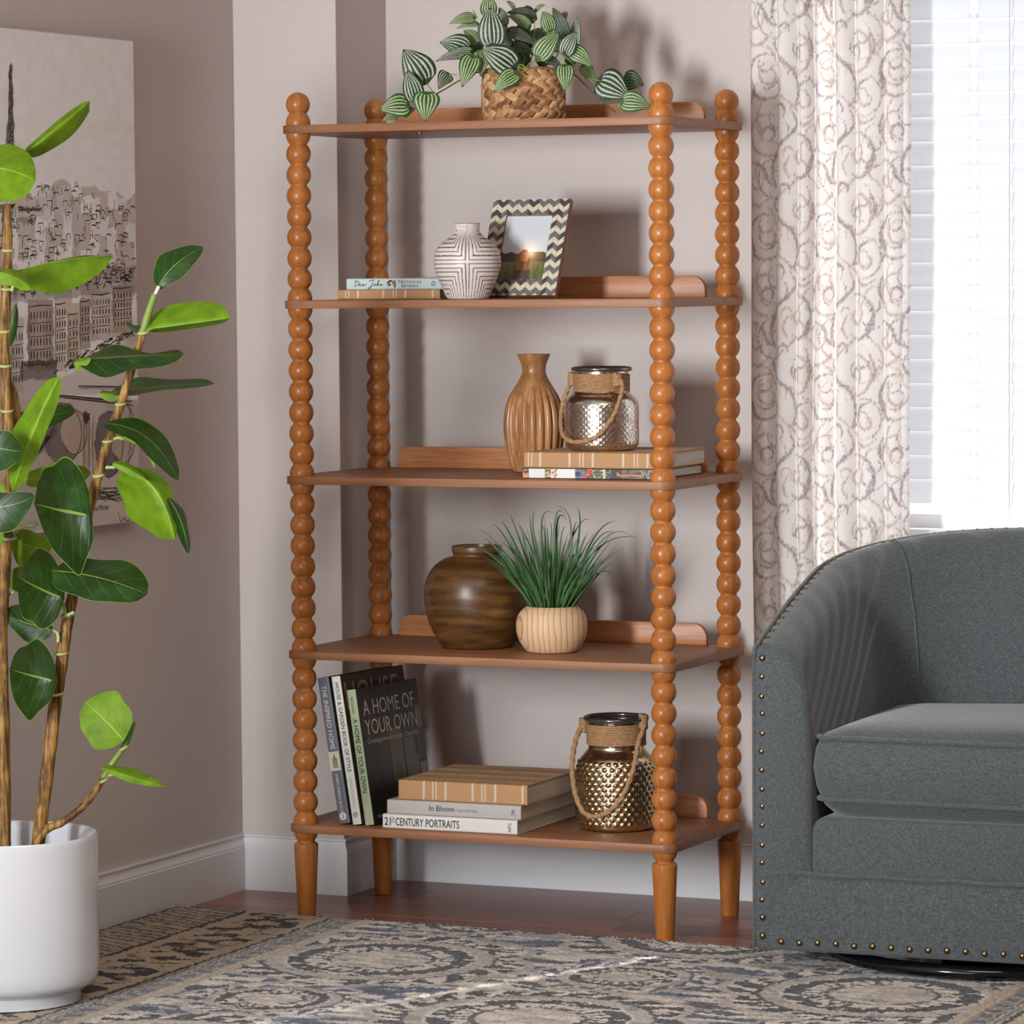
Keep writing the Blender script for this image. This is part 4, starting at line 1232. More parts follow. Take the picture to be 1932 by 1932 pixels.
for pts, d in (([(140, 1155), (125, 1160), (121, 1145), (112, 1128)], DT-.08), ([(110, 1212), (109, 1196), (99, 1187)], DT-.075), ([(98, 1305), (100, 1293), (88, 1284)], DT-.08),
               ([(-2, 1152), (6, 1132), (26, 1116)], DT-.02), ([(190, 885), (200, 882), (217, 882)], DT-.06), ([(212, 830), (222, 826), (234, 828)], DT-.06),
               ([(22, 1018), (36, 998), (72, 988)], DT-.02), ([(274, 628), (280, 622), (288, 619)], DT-.06), ([(196, 1470), (205, 1463), (214, 1462)], DT-.09), ([(160, 972), (166, 978), (170, 985)], DT-.07), ([(158, 1074), (152, 1082), (146, 1088)], DT-.07), ([(22, 550), (27, 535), (40, 528)], DT-.04)):
    stem('petiole', pts, d, 3.6, 3.0, M_NODE)
def figleaf(b, m, t, wl, wr, side='top', d=DT-.06, db=0, dm=0, dt=0, dl=0, dr=0, shape='fig', **kw):
    B, Mi, T = dep(*b, d+db), dep(*m, d+dm), dep(*t, d+dt)
    vec = lambda w, dd: (RT*w[0] - UP*w[1])/PXM + FW*dd
    return leaf(fig, M_FIG, B, Mi, T, vec(wl, dl), vec(wr, dr), shape, side, seed=random.random()*9, **kw)
FT = DT - .03
figleaf((-62, 318), (5, 318), (67, 342), (8, -58), (-12, 66), 'bot', FT-.14, dt=-.05, dl=.06, dr=-.04)
figleaf((46, 290), (105, 243), (169, 190), (-7, -9), (14, 20), 'bot', FT-.02, dt=.05, dl=.02, dr=.05, shape='strip')
figleaf((-30, 392), (0, 390), (30, 384), (0, -12), (0, 12), 'top', FT+.02, dl=.05)
figleaf((17, 515), (112, 492), (214, 482), (2, -12), (-4, 62), 'bot', FT+.06, db=-.02, dt=.06, dl=.09, dr=-.05, cup=.05)
figleaf((-28, 512), (20, 520), (59, 545), (8, -14), (-6, 18), 'bot', FT-.10, dt=-.03, dl=.03)
figleaf((112, 709), (62, 815), (24, 928), (-30, -12), (22, 16), 'bot', FT-.12, db=-.02, dt=-.05, dl=.05, dr=.02, cup=.2)
figleaf((-42, 835), (0, 846), (43, 852), (2, -38), (-4, 44), 'top', FT-.16, dt=-.02, cup=-.1)
figleaf((15, 808), (75, 790), (144, 774), (-2, -24), (6, 22), 'top', FT+.07, dt=.05)
figleaf((-6, 652), (14, 632), (31, 571), (-8, -8), (12, 14), 'top', FT+.06)
figleaf((297, 544), (330, 500), (384, 466), (-24, -20), (16, 20), 'top', DT-.05, dt=.03, dl=.03, cup=-.1)
figleaf((274, 622), (345, 612), (434, 600), (-2, -46), (1, 7), 'bot', DT-.07, dt=-.05, dl=.05, dr=.04, shape='strip', cup=.12)
figleaf((270, 624), (254, 620), (237, 611), (0, -6), (2, 9), 'top', DT-.03, dl=.03)
figleaf((140, 679), (244, 672), (348, 668), (0, -10), (0, 40), 'top', DT-.16, dl=.09, dr=-.05, cup=-.1, wave=.12)
figleaf((139, 684), (150, 684), (172, 676), (0, -11), (2, 14), 'bot', DT-.18, dl=.02)
figleaf((204, 742), (290, 730), (405, 724), (0, -9), (2, 20), 'top', DT+.0, dl=.09, dr=-.05, cup=-.15)
figleaf((187, 742), (208, 744), (238, 745), (0, -12), (2, 12), 'bot', DT-.02, dl=.03)
figleaf((196, 799), (278, 826), (337, 907), (10, -12), (-16, 24), 'top', DT-.10, dt=-.05, dl=.06, dr=-.03, cup=-.15)
figleaf((228, 826), (268, 836), (292, 884), (6, -6), (-4, 8), 'bot', DT-.085)
figleaf((236, 884), (295, 928), (330, 1018), (16, -14), (-66, 34), 'bot', DT-.12, dt=-.03, dl=.03, dr=.07, cup=.1)
figleaf((316, 938), (342, 985), (356, 1046), (-10, 6), (13, -8), 'top', DT-.15, dl=.02, dr=.04, cup=-.3)
figleaf((212, 874), (240, 884), (276, 905), (4, -10), (-4, 8), 'bot', DT-.13, dl=.02)
figleaf((163, 972), (112, 962), (64, 950), (2, -104), (34, 106), 'top', DT-.15, dt=-.06, dl=.05, dr=-.02, cup=-.12, wave=.05, lobes=.12)
figleaf((40, 905), (110, 900), (172, 892), (0, -26), (0, 22), 'bot', DT+.08)
figleaf((-46, 955), (10, 955), (66, 936), (2, -26), (0, 48), 'top', FT-.16, dt=-.02, cup=-.1)
figleaf((22, 1012), (55, 1030), (98, 1034), (14, -26), (-10, 36), 'bot', DT+.06, dt=.04)
figleaf((114, 1127), (74, 1110), (34, 1088), (14, -72), (-8, 74), 'top', DT-.12, dt=-.04, dl=.04, cup=-.12, lobes=.1)
figleaf((97, 1076), (188, 1090), (278, 1122), (24, -30), (-16, 46), 'top', DT-.16, dt=-.03, dl=.08, dr=-.03, cup=-.08)
figleaf((100, 1190), (52, 1176), (8, 1162), (4, -40), (2, 34), 'top', DT-.03, dl=.02)
figleaf((31, 1116), (28, 1094), (50, 1068), (-20, -8), (12, 8), 'bot', DT+.03)
figleaf((98, 1284), (58, 1274), (18, 1262), (6, -66), (-2, 76), 'top', DT-.13, dt=-.04, dl=.03, cup=-.14, wave=.06, lobes=.12)
figleaf((234, 1398), (197, 1358), (160, 1325), (38, -42), (-34, 38), 'bot', DT-.12, dt=.02, cup=.08)
figleaf((188, 1448), (246, 1466), (313, 1484), (4, -16), (-2, 8), 'bot', DT-.14, dt=-.08, dl=.04)
figleaf((-40, 1000), (-14, 1006), (8, 1016), (2, -22), (0, 20), 'bot', FT-.1)
figleaf((-40, 905), (-16, 912), (12, 928), (2, -12), (0, 12), 'bot', FT-.12)

# ------------------------------------------------------------------ trailing plant in a woven basket, top shelf
zb = SZ[0] + .0006
bc = at(988, 215, 1, .165)
BX, BY = bc.x, .165
pep = empty('trailing_houseplant', (BX, BY, zb), 0, 'striped-leaf trailing plant in a braided basket on the top shelf', 'plant')
k = NT('water_hyacinth').set(.6, 0, .3)
oi = k.n('ShaderNodeObjectInfo')
f = k.math('ADD', k.math('MULTIPLY', k.noise(k.coord('Object', (40, 260, 260)), 1, 4, .6), .7), k.math('MULTIPLY', oi.outputs['Random'], .3))
k.color(k.ramp(f, [(.30, lin(100, 64, 38)), (.47, lin(172, 126, 84)), (.66, lin(214, 174, 130))]))
k.bump(f, .5, .002)
M_HYA = k.m
RBK, HBK = .088, .112
MB().lathe([(RBK*.90, zb), (RBK*.94, zb+.01), (RBK*.95, zb+HBK*.5), (RBK*.93, zb+HBK-.006), (RBK*.86, zb+HBK-.008), (RBK*.84, zb+.07), (.01, zb+.068)], 48, (BX, BY), True, True).build('basket_core', plain('basket_dark', lin(98, 66, 42), .8), pep)
def strand_mesh(L, w, h):
    mb = MB(); rows = []
    for i in range(7):
        t = i/6; s = math.sin(PI*min(1, max(0, .06 + .88*t)))**.7
        rows.append([(L*(t-.5), w*s*.5*math.cos(a), h*s*math.sin(a)*.55 + .0006*math.sin(t*20+a)) for a in [2*PI*q/8 for q in range(8)]])
    mb.grid(rows, closed_v=True)
    n = len(rows)
    mb.f += [tuple(range(8))[::-1], tuple(range((n-1)*8, n*8))]; mb.m += [0, 0]
    o = mb.build('basket_strand', M_HYA, None, smooth='all'); me = o.data; bpy.data.objects.remove(o); return me
SM = [strand_mesh(.046, .0185, .0115), strand_mesh(.043, .0195, .0125)]
rows_z = [.0222, .047, .071, .094]
ns = 18
for ri, zz in enumerate(rows_z):
    for q in range(ns):
        for s in (-1, 1):
            a = 2*PI*(q + (.5 if s > 0 else 0) + .3*ri)/ns
            o = mesh_obj('basket_strand', SM[(q+ri) % 2], pep)
            R = RBK*(1.0 if ri not in (0, 3) else .985) - .003
            o.location = (R*math.cos(a), R*math.sin(a), zz + s*.0065)
            tang = Vector((-math.sin(a), math.cos(a), 0)); out = Vector((math.cos(a), math.sin(a), 0))
            X = (tang*math.cos(s*.52) + Vector((0, 0, 1))*(-math.sin(s*.52+random.uniform(-.1, .1)))).normalized()
            Z = (out + tang*.16).normalized(); Y = Z.cross(X).normalized(); Z = X.cross(Y)
            o.rotation_euler = Matrix((X, Y, Z)).transposed().to_euler()
for ri, zz in ((0, .002), (1, .109)):
    ring = [(BX + (RBK-.004)*math.cos(a), BY + (RBK-.004)*math.sin(a), zb + zz + .003) for a in [2*PI*i/64 for i in range(65)]]
    MB().tube(ring, .0042, 8, twist=420).build('basket_rim', M_HYA, pep, smooth='all')
DP = (Vector((BX, BY, 1.85)) - CAM).dot(FW)
PXP = F_PX/DP
cr = lambda x, y: (700 + x/3.45, y/3.45)
def pepleaf(b, t, w, kind=0, d=0, tilt=0, dt=0, cup=.10):
    bu, tu = cr(*b), cr(*t)
    B, T = dep(*bu, DP + d), dep(*tu, DP + d + dt)
    ax = Vector((tu[0]-bu[0], -(tu[1]-bu[1]), 0)).normalized()
    pw = RT*(-ax.y) + UP*ax.x
    W = w*1.12/3.45/PXP
    mid = (B+T)*.5 - FW*.008 + Vector((0, 0, .004))
    wv = pw*W + FW*(tilt*W)
    leaf(pep, M_PEP[kind], B, mid, T, wv, -wv + FW*(abs(tilt)*.3*W), 'heart', 'top', nu=14, nv=4, cup=cup, wave=.05, seed=random.random()*9, lobes=.10, floor_z=zb+.0006)
PL = [((790,290),(775,48),84,0,-.07), ((925,440),(713,318),88,0,-.09), ((668,118),(508,157),34,1,-.02), ((692,158),(553,190),20,1,-.01), ((765,100),(768,-30),50,1,.0),
      ((632,325),(446,277),66,0,-.02,.5), ((655,340),(418,402),34,0,-.05,.6), ((662,375),(592,572),62,1,-.07), ((738,348),(712,500),44,1,-.05), ((355,528),(208,322),98,0,-.04),
      ((292,652),(232,462),62,0,-.06), ((505,485),(438,582),44,0,-.03,.8), ((238,688),(56,716),70,1,-.05), ((362,612),(352,797),80,1,-.08), ((168,760),(66,796),20,1,-.04,.5), ((262,706),(222,792),18,0,-.03),
      ((940,482),(796,600),54,1,-.115), ((1262,432),(1262,602),56,1,-.115), ((1088,372),(1224,214),64,1,-.06), ((1258,350),(1337,210),50,0,-.08), ((1300,328),(1442,438),54,1,-.07), ((1385,428),(1464,572),40,1,-.04,.5),
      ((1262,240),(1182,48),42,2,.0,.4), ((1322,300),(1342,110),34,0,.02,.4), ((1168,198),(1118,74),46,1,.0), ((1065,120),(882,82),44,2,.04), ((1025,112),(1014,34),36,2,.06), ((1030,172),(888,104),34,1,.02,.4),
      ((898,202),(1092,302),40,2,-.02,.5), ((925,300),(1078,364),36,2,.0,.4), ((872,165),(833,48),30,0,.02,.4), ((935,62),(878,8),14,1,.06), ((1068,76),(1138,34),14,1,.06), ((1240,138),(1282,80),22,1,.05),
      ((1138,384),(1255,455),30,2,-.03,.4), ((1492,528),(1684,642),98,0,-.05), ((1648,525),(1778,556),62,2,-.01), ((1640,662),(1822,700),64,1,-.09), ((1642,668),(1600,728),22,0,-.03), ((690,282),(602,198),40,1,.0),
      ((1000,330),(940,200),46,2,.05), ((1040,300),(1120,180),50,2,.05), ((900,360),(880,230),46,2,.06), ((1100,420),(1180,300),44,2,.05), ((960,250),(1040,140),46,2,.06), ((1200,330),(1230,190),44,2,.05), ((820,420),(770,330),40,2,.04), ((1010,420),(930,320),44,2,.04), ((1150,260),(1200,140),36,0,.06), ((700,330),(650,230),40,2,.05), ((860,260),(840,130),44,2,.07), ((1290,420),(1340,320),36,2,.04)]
for q in PL: pepleaf(*q)
def pstem(name, pts, d, r, mat):
    P = catmull([dep(*cr(x, y), DP + d + (z[0] if z else 0)) for x, y, *z in pts], 6)
    MB().tube(P, r, 7).build(name, mat, pep, smooth='all')
M_VINE = plain('brown_vine', lin(88, 68, 44), .6); M_VINEG = plain('green_vine', lin(120, 150, 50), .5)
pstem('vine', [(860, 500), (700, 470), (580, 522), (490, 575), (410, 620), (345, 650), (300, 690), (268, 730)], -.04, .0016, M_VINE)
pstem('vine', [(1150, 470), (1270, 470), (1335, 495), (1400, 560), (1470, 630), (1540, 690), (1590, 728)], -.05, .0016, M_VINE)
for pts, d in (([(410, 605), (385, 575), (358, 532)], -.04), ([(415, 600), (370, 600), (345, 618)], -.05), ([(560, 490), (530, 482), (505, 485)], -.03), ([(1385, 515), (1440, 515), (1492, 528)], -.05), ([(1600, 730), (1615, 690), (1642, 664)], -.07),
               ([(700, 440), (690, 380), (655, 345)], -.04), ([(900, 470), (980, 430), (1000, 370), (930, 300)], -.0), ([(950, 480), (960, 440), (940, 380)], -.07), ([(985, 470), (1010, 440), (970, 420), (960, 460), (1000, 490), (990, 520)], -.10), ([(1000, 460), (1040, 405), (1120, 395)], -.05), ([(1262, 435), (1255, 380), (1225, 325)], -.1), ([(1230, 350), (1300, 400), (1330, 440)], -.07), ([(735, 350), (700, 330), (662, 375)], -.05), ([(1020, 460), (1060, 300), (1064, 120)], .03), ([(960, 470), (880, 330), (792, 290)], -.02), ([(1100, 470), (1200, 380), (1260, 240)], .0), ([(690, 120), (672, 80), (662, 66)], -.01), ([(800, 420), (740, 280), (668, 118)], .0)):
    pstem('stalk', pts, d, .0012, M_VINEG)

# ------------------------------------------------------------------ grass in a wooden pot, fourth shelf
gx, gy, gz = -.3175, .145, SZ[3] + .0005
gr = empty('potted_grass', (gx, gy, gz), 0, 'green artificial grass in a round pale wood pot', 'plant')
k = NT('pale_pine').set(.5, 0, .3)
w_ = k.n('ShaderNodeTexWave', wave_type='RINGS', rings_direction='Z', wave_profile='SAW')
w_.inputs['Scale'].default_value = 26; w_.inputs['Distortion'].default_value = 2.6; w_.inputs['Detail'].default_value = 2; w_.inputs['Detail Scale'].default_value = 1.3
mp = k.coord('Object', (1, 1, .28), (0, .12, .4)); ad = k.n('ShaderNodeVectorMath', operation='ADD'); k.l(mp, ad.inputs[0]); ad.inputs[1].default_value = (.05, .12, .0); k.l(ad.outputs[0], w_.inputs['Vector'])
k.color(k.ramp(w_.outputs['Fac'], [(0, lin(220, 190, 154)), (.72, lin(214, 180, 142)), (.93, lin(178, 130, 92)), (1.0, lin(206, 172, 134))]))
pr = [(.050, 0), (.056, .003), (.066, .016), (.0745, .034), (.0775, .052), (.0765, .068), (.071, .083), (.062, .093), (.0555, .0975), (.052, .099), (.049, .0975), (.047, .090), (.046, .07), (.01, .069)]
pr = [(p.x, p.y) for p in catmull([(r, z, 0) for r, z in pr], 4)]
MB().lathe(pr, 64, (0, 0), True, True).build('pot', k.m, gr, world=False, angle=60)
k = NT('grass_blade').set(.42, 0, .4)
a = k.n('ShaderNodeAttribute', attribute_name='luv'); s = k.n('ShaderNodeSeparateXYZ'); k.l(a.outputs['Vector'], s.inputs[0])
c1 = k.ramp(s.outputs[0], [(0, lin(52, 84, 44)), (.35, lin(74, 116, 66)), (.8, lin(52, 96, 58)), (1, lin(62, 88, 66))])
c2 = k.ramp(s.outputs[0], [(0, lin(40, 70, 38)), (.4, lin(60, 100, 52)), (1, lin(44, 80, 48))])
k.color(k.mix(s.outputs[2], c1, c2))
M_GRASS = k.m
random.seed(21)
mind = lambda q: dep(q[0], q[1], (Vector((gx, gy, .8)) - CAM).dot(FW) + (q[2] if len(q) > 2 else 0))
def blade(b, mid, tip, w):
    B, Mi, T = b, mid, tip
    C = 2*Mi - .5*(B+T); vs = []; luv = []; rd = random.random()
    n = 12
    prev = None
    for i in range(n+1):
        u = i/n
        p = B*(1-u)**2 + C*2*u*(1-u) + T*u*u
        tg = ((C-B)*(1-u) + (T-C)*u).normalized()
        sd = tg.cross((CAM - p).normalized() + Vector((.4*math.sin(rd*20), 0, 0))).normalized()
        ww = w*(.75 + .25*math.sin(PI*min(1, u*1.3)))*(1 - max(0, u-.35)/.65)**.8 + .00025
        nn = sd.cross(tg)
        vs += [p - sd*ww, p + nn*ww*.5, p + sd*ww]; luv += [(u, -1, rd), (u, 0, rd), (u, 1, rd)]
    fs = []
    for i in range(n): fs += [(3*i, 3*i+1, 3*i+4, 3*i+3), (3*i+1, 3*i+2, 3*i+5, 3*i+4)]
    k_ = w2l(gr); me = bpy.data.meshes.new('grass_blade')
    me.from_pydata([tuple(k_ @ v) for v in vs], [], fs)
    at_ = me.attributes.new('luv', 'FLOAT_VECTOR', 'POINT'); at_.data.foreach_set('vector', np.array(luv, np.float32).ravel())
    me.materials.append(M_GRASS); me.polygons.foreach_set('use_smooth', [True]*len(fs))
    mesh_obj('grass_blade', me, gr)
# blades whose ends stand out in the photograph, then the thick of the tuft
c2p = lambda x, y: (740 + x/2.841, 940 + y/2.841)
ends = [(345,260,560,330),(455,168,600,290),(535,135,640,270),(582,125,660,250),(632,88,690,240),(768,68,765,220),(862,78,800,180),(882,40,960,200),(985,50,1000,200),(1060,115,960,220),(1200,122,1060,250),
        (1310,210,1080,290),(1240,268,1060,400),(1222,455,1090,405),(510,232,620,350),(510,285,640,390),(590,235,690,360),(700,200,740,330),(800,145,820,280),(930,160,900,250),(845,130,850,260),(1040,200,990,310),(1185,180,1060,280),
        (1030,368,960,320),(740,95,760,260),(925,92,870,150),(940,120,880,170),(668,140,720,260),(480,205,620,330),(1290,205,1110,245),(990,130,960,240),(880,190,880,300)]
for ex, ey, mx, my in ends:
    dd = random.uniform(-.05, .05)
    a = random.uniform(0, 2*PI); r_ = random.uniform(.0, .03)
    b0 = Vector((gx + r_*math.cos(a) + (ex-840)*.00005, gy + r_*math.sin(a), gz + .075))
    blade(b0, mind((*c2p(mx, my), dd*.5)), mind((*c2p(ex, ey), dd)), random.uniform(.0018, .0027))
for i in range(115):
    a = random.uniform(0, 2*PI); r_ = .038*math.sqrt(random.random())
    b0 = Vector((gx + r_*math.cos(a), gy + r_*math.sin(a), gz + .072))
    L = random.uniform(.10, .22); sp = random.uniform(.05, .75)
    d = Vector((math.cos(a)*sp, math.sin(a)*sp, 1)).normalized()
    e = d + Vector((math.cos(a), math.sin(a), 0))*random.uniform(0, .45) - Vector((0, 0, .12))
    blade(b0, b0 + d*L*.5, b0 + d*L*.5 + e.normalized()*L*.5, random.uniform(.0016, .0026))

# ------------------------------------------------------------------ canvas painting on the left wall
def painting():
    XF = XL + .036
    tr = at(252, 76, 0, XF); br = at(248, 986, 0, XF)
    y1, z1, z0 = tr.y, tr.z, br.z
    y0 = y1 - .86
    t = empty('canvas_painting', (XL + .002, (y0+y1)/2, (z0+z1)/2), 0, 'unframed canvas painting of an old city with bridge and tower on the left wall', 'painting')
    MB().box((XL+.002, y0, z0), (XF, y1, z1)).build('canvas', plain('raw_canvas', lin(206, 196, 188), .8, nscale=40, namt=.03, bump=.2, bscale=900), t, smooth=False, bevel=.004)
    ny, nz = 300, 380
    ys = np.linspace(y0+.003, y1-.003, ny)[:, None].repeat(nz, 1); zs = np.linspace(z0+.003, z1-.003, nz)[None].repeat(ny, 0)
    P = np.stack([np.full_like(ys, XF+.0005), ys, zs], -1)
    d = P - np.array(CAM); w = d @ np.array(FW)
    u = 966 + F_PX*(d @ np.array(RT))/w; v = PPY - F_PX*(d @ np.array(UP))/w
    C = np.empty(u.shape + (3,)); C[:] = nlin([240, 237, 236])
    u = u + 5*(vnoise(u/14, v/14, 71)-.5); v = v + 7*(vnoise(u/12, v/16, 72)-.5); n1 = vnoise(u/30, v/40, 1); n2 = vnoise(u/9, v/16, 2); n3 = vnoise(u/60, v/60, 3)
    C *= (.95 + .08*n3)[..., None]
    def put(m, c, a):
        m = np.asarray(m, float)*a
        C[:] = C*(1-m[..., None]) + nlin(c)*m[..., None]
    put(np.clip((n3-.5)*2, 0, 1)*(v < 330), [220, 210, 186], .3)
    q = vnoise(np.floor(u/17), np.floor(v/34 + 3*vnoise(np.floor(u/17), u*0, 4)), 5)
    city = (v > 350 + 30*vnoise(u/22, u*0, 8)) & (v < 700)
    put(city & (q > .60), [186, 160, 140], .6); put(city & (q < .25), [222, 220, 222], .6); put(city & (np.abs(q-.45) < .06), [160, 140, 130], .5)
    put((v > 330) & (v < 400) & (np.hypot((u-115)/24, (v-385)/48) < 1), [172, 150, 134], .6)
    put((np.hypot((u-85)/16, (v-385)/34) < 1) | (np.hypot((u-122)/16, (v-378)/30) < 1), [214, 212, 212], .7)
    # quay houses
    for x0, x1, yt, yb_, c in ((20, 45, 600, 740, [196, 186, 180]), (52, 100, 565, 690, [150, 126, 110]), (103, 125, 570, 700, [200, 194, 190]), (127, 148, 590, 690, [186, 166, 148]), (150, 171, 565, 660, [160, 142, 132]), (172, 210, 550, 645, [196, 184, 174]), (212, 250, 540, 630, [172, 148, 128])):
        put((u > x0) & (u < x1) & (v > yt) & (v < yb_), c, .75)
    roof = (v > 525 - .1*u) & (v < 572 - .08*u) & (u > 20); put(roof, [140, 130, 132], .55)
    put((u > 40) & (u < 108) & (v > 680) & (v < 715), [92, 82, 78], .8)
    put((v > 712) & (v < 800) & (u < 100), [170, 154, 142], .6)
    shore = v > 720 - (u-100)*.55; put(shore & (v < 745) & (u > 100), [204, 194, 188], .7)
    put((v > 752) & (v < 1000), [190, 174, 160], .75)
    put((n1 > .6) & (v > 760), [168, 150, 138], .4); put((n1 < .3) & (v > 800), [206, 194, 184], .5)
    put(np.hypot((u-118)/36, (v-818)/58) < 1, [104, 90, 86], .8); put(np.hypot((u-140)/24, (v-815)/42) < 1, [190, 170, 152], .9)
    put(np.hypot((u-205)/27, (v-838)/62) < 1, [98, 88, 92], .85); put(np.hypot((u-232)/24, (v-818)/56) < 1, [188, 172, 158], .9)
    put((np.abs(u-163) < 8) & (v > 795) & (v < 880), [176, 152, 132], .6)
    put((np.abs((v-850)+(u-70)*1.1) < 14) & (u > 40) & (u < 110), [112, 104, 108], .55)
    tw = np.clip((v-125)/160, 0, 1); put((np.abs(u-20-.00*v) < 3.5 + 5*tw**2) & (v > 122) & (v < 330), [112, 100, 92], .75)
    C *= (.96 + .07*n2)[..., None]
    np_grid('painted_surface', P, ny, nz, np.clip(C, 0, 1), vcol('canvas_paint', .75, .2, bump=.3, bscale=900), t)
    # ink line drawing
    rs = random.Random(5)
    mb = MB(); N = Vector((1, 0, 0))
    A = lambda a, b: at(a, b, 0, XF+.0009)
    def ink(pts, w=1.3): ribbon(mb, [A(*p) for p in pts], w*1.55/940, N, .0001)
    jit = lambda a: rs.uniform(-a, a)
    # tower
    for k in range(90):
        vv = 128 + (300-128)*(k/90); hw = 2.5 + 5.5*((vv-128)/172)**2
        ink([(20+jit(hw), vv), (20+jit(hw), vv+4+jit(3)), (20+jit(hw), vv+jit(4))], 1.1)
    for s in (-1, 1): ink([(20+s*2, 124), (20+s*3, 180), (20+s*4.5, 240), (20+s*8, 296)], 1.4)
    ink([(20, 118), (20, 130)], 1.6)
    # skyline scribbles
    for k in range(270):
        x = rs.uniform(-30, 247); y = rs.uniform(345, 505)
        if y < 375 and x > 150: y += 25
        ty = rs.random()
        if ty < .4: ink([(x, y), (x+jit(1), y+rs.uniform(6, 18))])
        elif ty < .7: ink([(x, y+9), (x+.5, y), (x+rs.uniform(5, 10), y+jit(2)), (x+rs.uniform(6, 11), y+rs.uniform(5, 11))])
        elif ty < .85: ink([(x, y), (x+4, y-2), (x+9, y+jit(2))], 1.8)
        else: ink([(x, y), (x+3, y-6), (x+6, y), (x+2, y+2), (x+8, y+4)])
    for k in range(24):
        x = 36 + k*1.7
        ink([(x, 396+jit(3)), (x+2, 392+jit(4)), (x+4, 398+jit(3))], 1.6)
    for k in range(12): ink([(32+k*3.2, 410+jit(2)), (32+k*3.2+jit(1), 420+jit(3))], 1.4)
    # roofs
    for k in range(270):
        x = rs.uniform(22, 248); y = 560 - (x-22)*.13 - rs.uniform(0, 40)
        ink([(x, y), (x+jit(3), y+rs.uniform(4, 12))] if rs.random() < .6 else [(x, y), (x+4, y+jit(4)), (x+8, y+jit(3))], rs.uniform(1.1, 2.2))
    # facades and windows
    for x0, x1, yt, yb_, nc, nr in ((22, 44, 625, 730, 4, 4), (55, 97, 585, 685, 7, 4), (105, 124, 580, 690, 4, 5), (129, 147, 600, 680, 3, 4), (152, 169, 575, 650, 3, 4), (174, 208, 562, 635, 6, 4), (214, 248, 550, 620, 6, 4)):
        ink([(x0, yt-8), (x0, (yt+yb_)/2), (x0+jit(1), yb_)], 1.1); ink([(x0, yt-6), ((x0+x1)/2, yt-7+jit(2)), (x1, yt-9)], 1.5)
        for i in range(nc):
            for j in range(nr):
                x = x0 + (i+.6)*(x1-x0)/nc; y = yt + j*(yb_-yt)/nr + 4 - i*.5
                h = (yb_-yt)/nr*.55
                ink([(x+jit(.6), y), (x+jit(.8), y+h*.5), (x+jit(.8), y+h)], rs.uniform(1.8, 2.8))
        for j in range(1, nr): ink([(x0, yt+j*(yb_-yt)/nr+1), ((x0+x1)/2, yt+j*(yb_-yt)/nr-1+jit(1)), (x1, yt+j*(yb_-yt)/nr-3)], .9)
    for k in range(70):
        x = rs.uniform(100, 248); y = 705 - (x-100)*.52 + jit(9)
        ink([(x, y), (x+4, y-4+jit(3)), (x+9, y-5+jit(3))], rs.uniform(1.2, 2.2))
    for k in range(26): ink([(45+k*2.3, 684+jit(4)), (47+k*2.3, 690+jit(5))], 1.6)
    # bridge
    ink([(110, 745), (180, 752), (250, 757)], 2); ink([(112, 748), (140, 752), (250, 765)], 1.6)
    for k in range(56): ink([(112+k*2.4, 746+k*.22+jit(1)), (113+k*2.4, 751+k*.22+jit(2))], 1.5)
    ink([(148, 728), (190, 729), (248, 730)], 1.6)
    for k in range(34): ink([(150+k*2.8, 729+jit(1)), (151+k*2.8, 734+jit(1))], 1.3)
    for c, rx, ry in (((118, 818), 36, 58), ((140, 815), 24, 42), ((205, 838), 27, 62), ((232, 818), 24, 56)):
        ink([(c[0]+rx*math.cos(a), c[1]+ry*math.sin(a)) for a in [math.radians(x) for x in range(-100, 150, 12)]], 1.4)
    for x in (158, 169, 176): ink([(x, 785), (x+jit(2), 830), (x+jit(1), 900)], 1.3)
    for k in range(16): ink([(163+jit(7), 785+jit(12)), (163+jit(7), 780+jit(10)), (163+jit(7), 795+jit(10))], 1.2)
    for k in range(34):
        x = rs.uniform(50, 100); ink([(x, 880-(x-50)*1.3+jit(8)), (x+8, 868-(x-50)*1.3+jit(8))], 1.4)
    for k in range(26): ink([(200+jit(40), 930+jit(12)), (208+jit(40), 934+jit(14))], .9)
    ink([(222, 965), (228, 985), (234, 977), (240, 984), (247, 979)], 1.6); ink([(232, 948), (236, 958), (240, 946)], 1.3)
    for k in range(30): ink([(244+jit(3), 770+k*4.5), (246+jit(3), 773+k*4.5)], 1.4)
    tag(mb.build('ink_drawing', plain('sepia_ink', lin(58, 48, 44), .7), t, normals=False, smooth=False), kind='stuff')
    sg = A(172, 965)
    o = lettering('signature', 'Pieto Michel', t, (0, 0, 0), (0, 1, 0), ZD, .012, M_INK, width=.078, shear=.25)
    k = w2l(t)
    o.data.transform(Matrix.Translation(k @ Vector((XF+.0012, sg.y-.004, sg.z))))
painting()
MB_DOT = MB()
for u, v in ((271, 544), (279, 706), (213, 15)):
    c = at(u, v, 0, XL)
    MB().lathe([(.0014, 0), (.0012, .0004)], 8).build('nail_hole', M_INK, None).location = c
for o in [o for o in bpy.data.objects if o.name.startswith('nail_hole')]:
    o.rotation_euler = (0, PI/2, 0); o.parent = bpy.data.objects['wall_left']

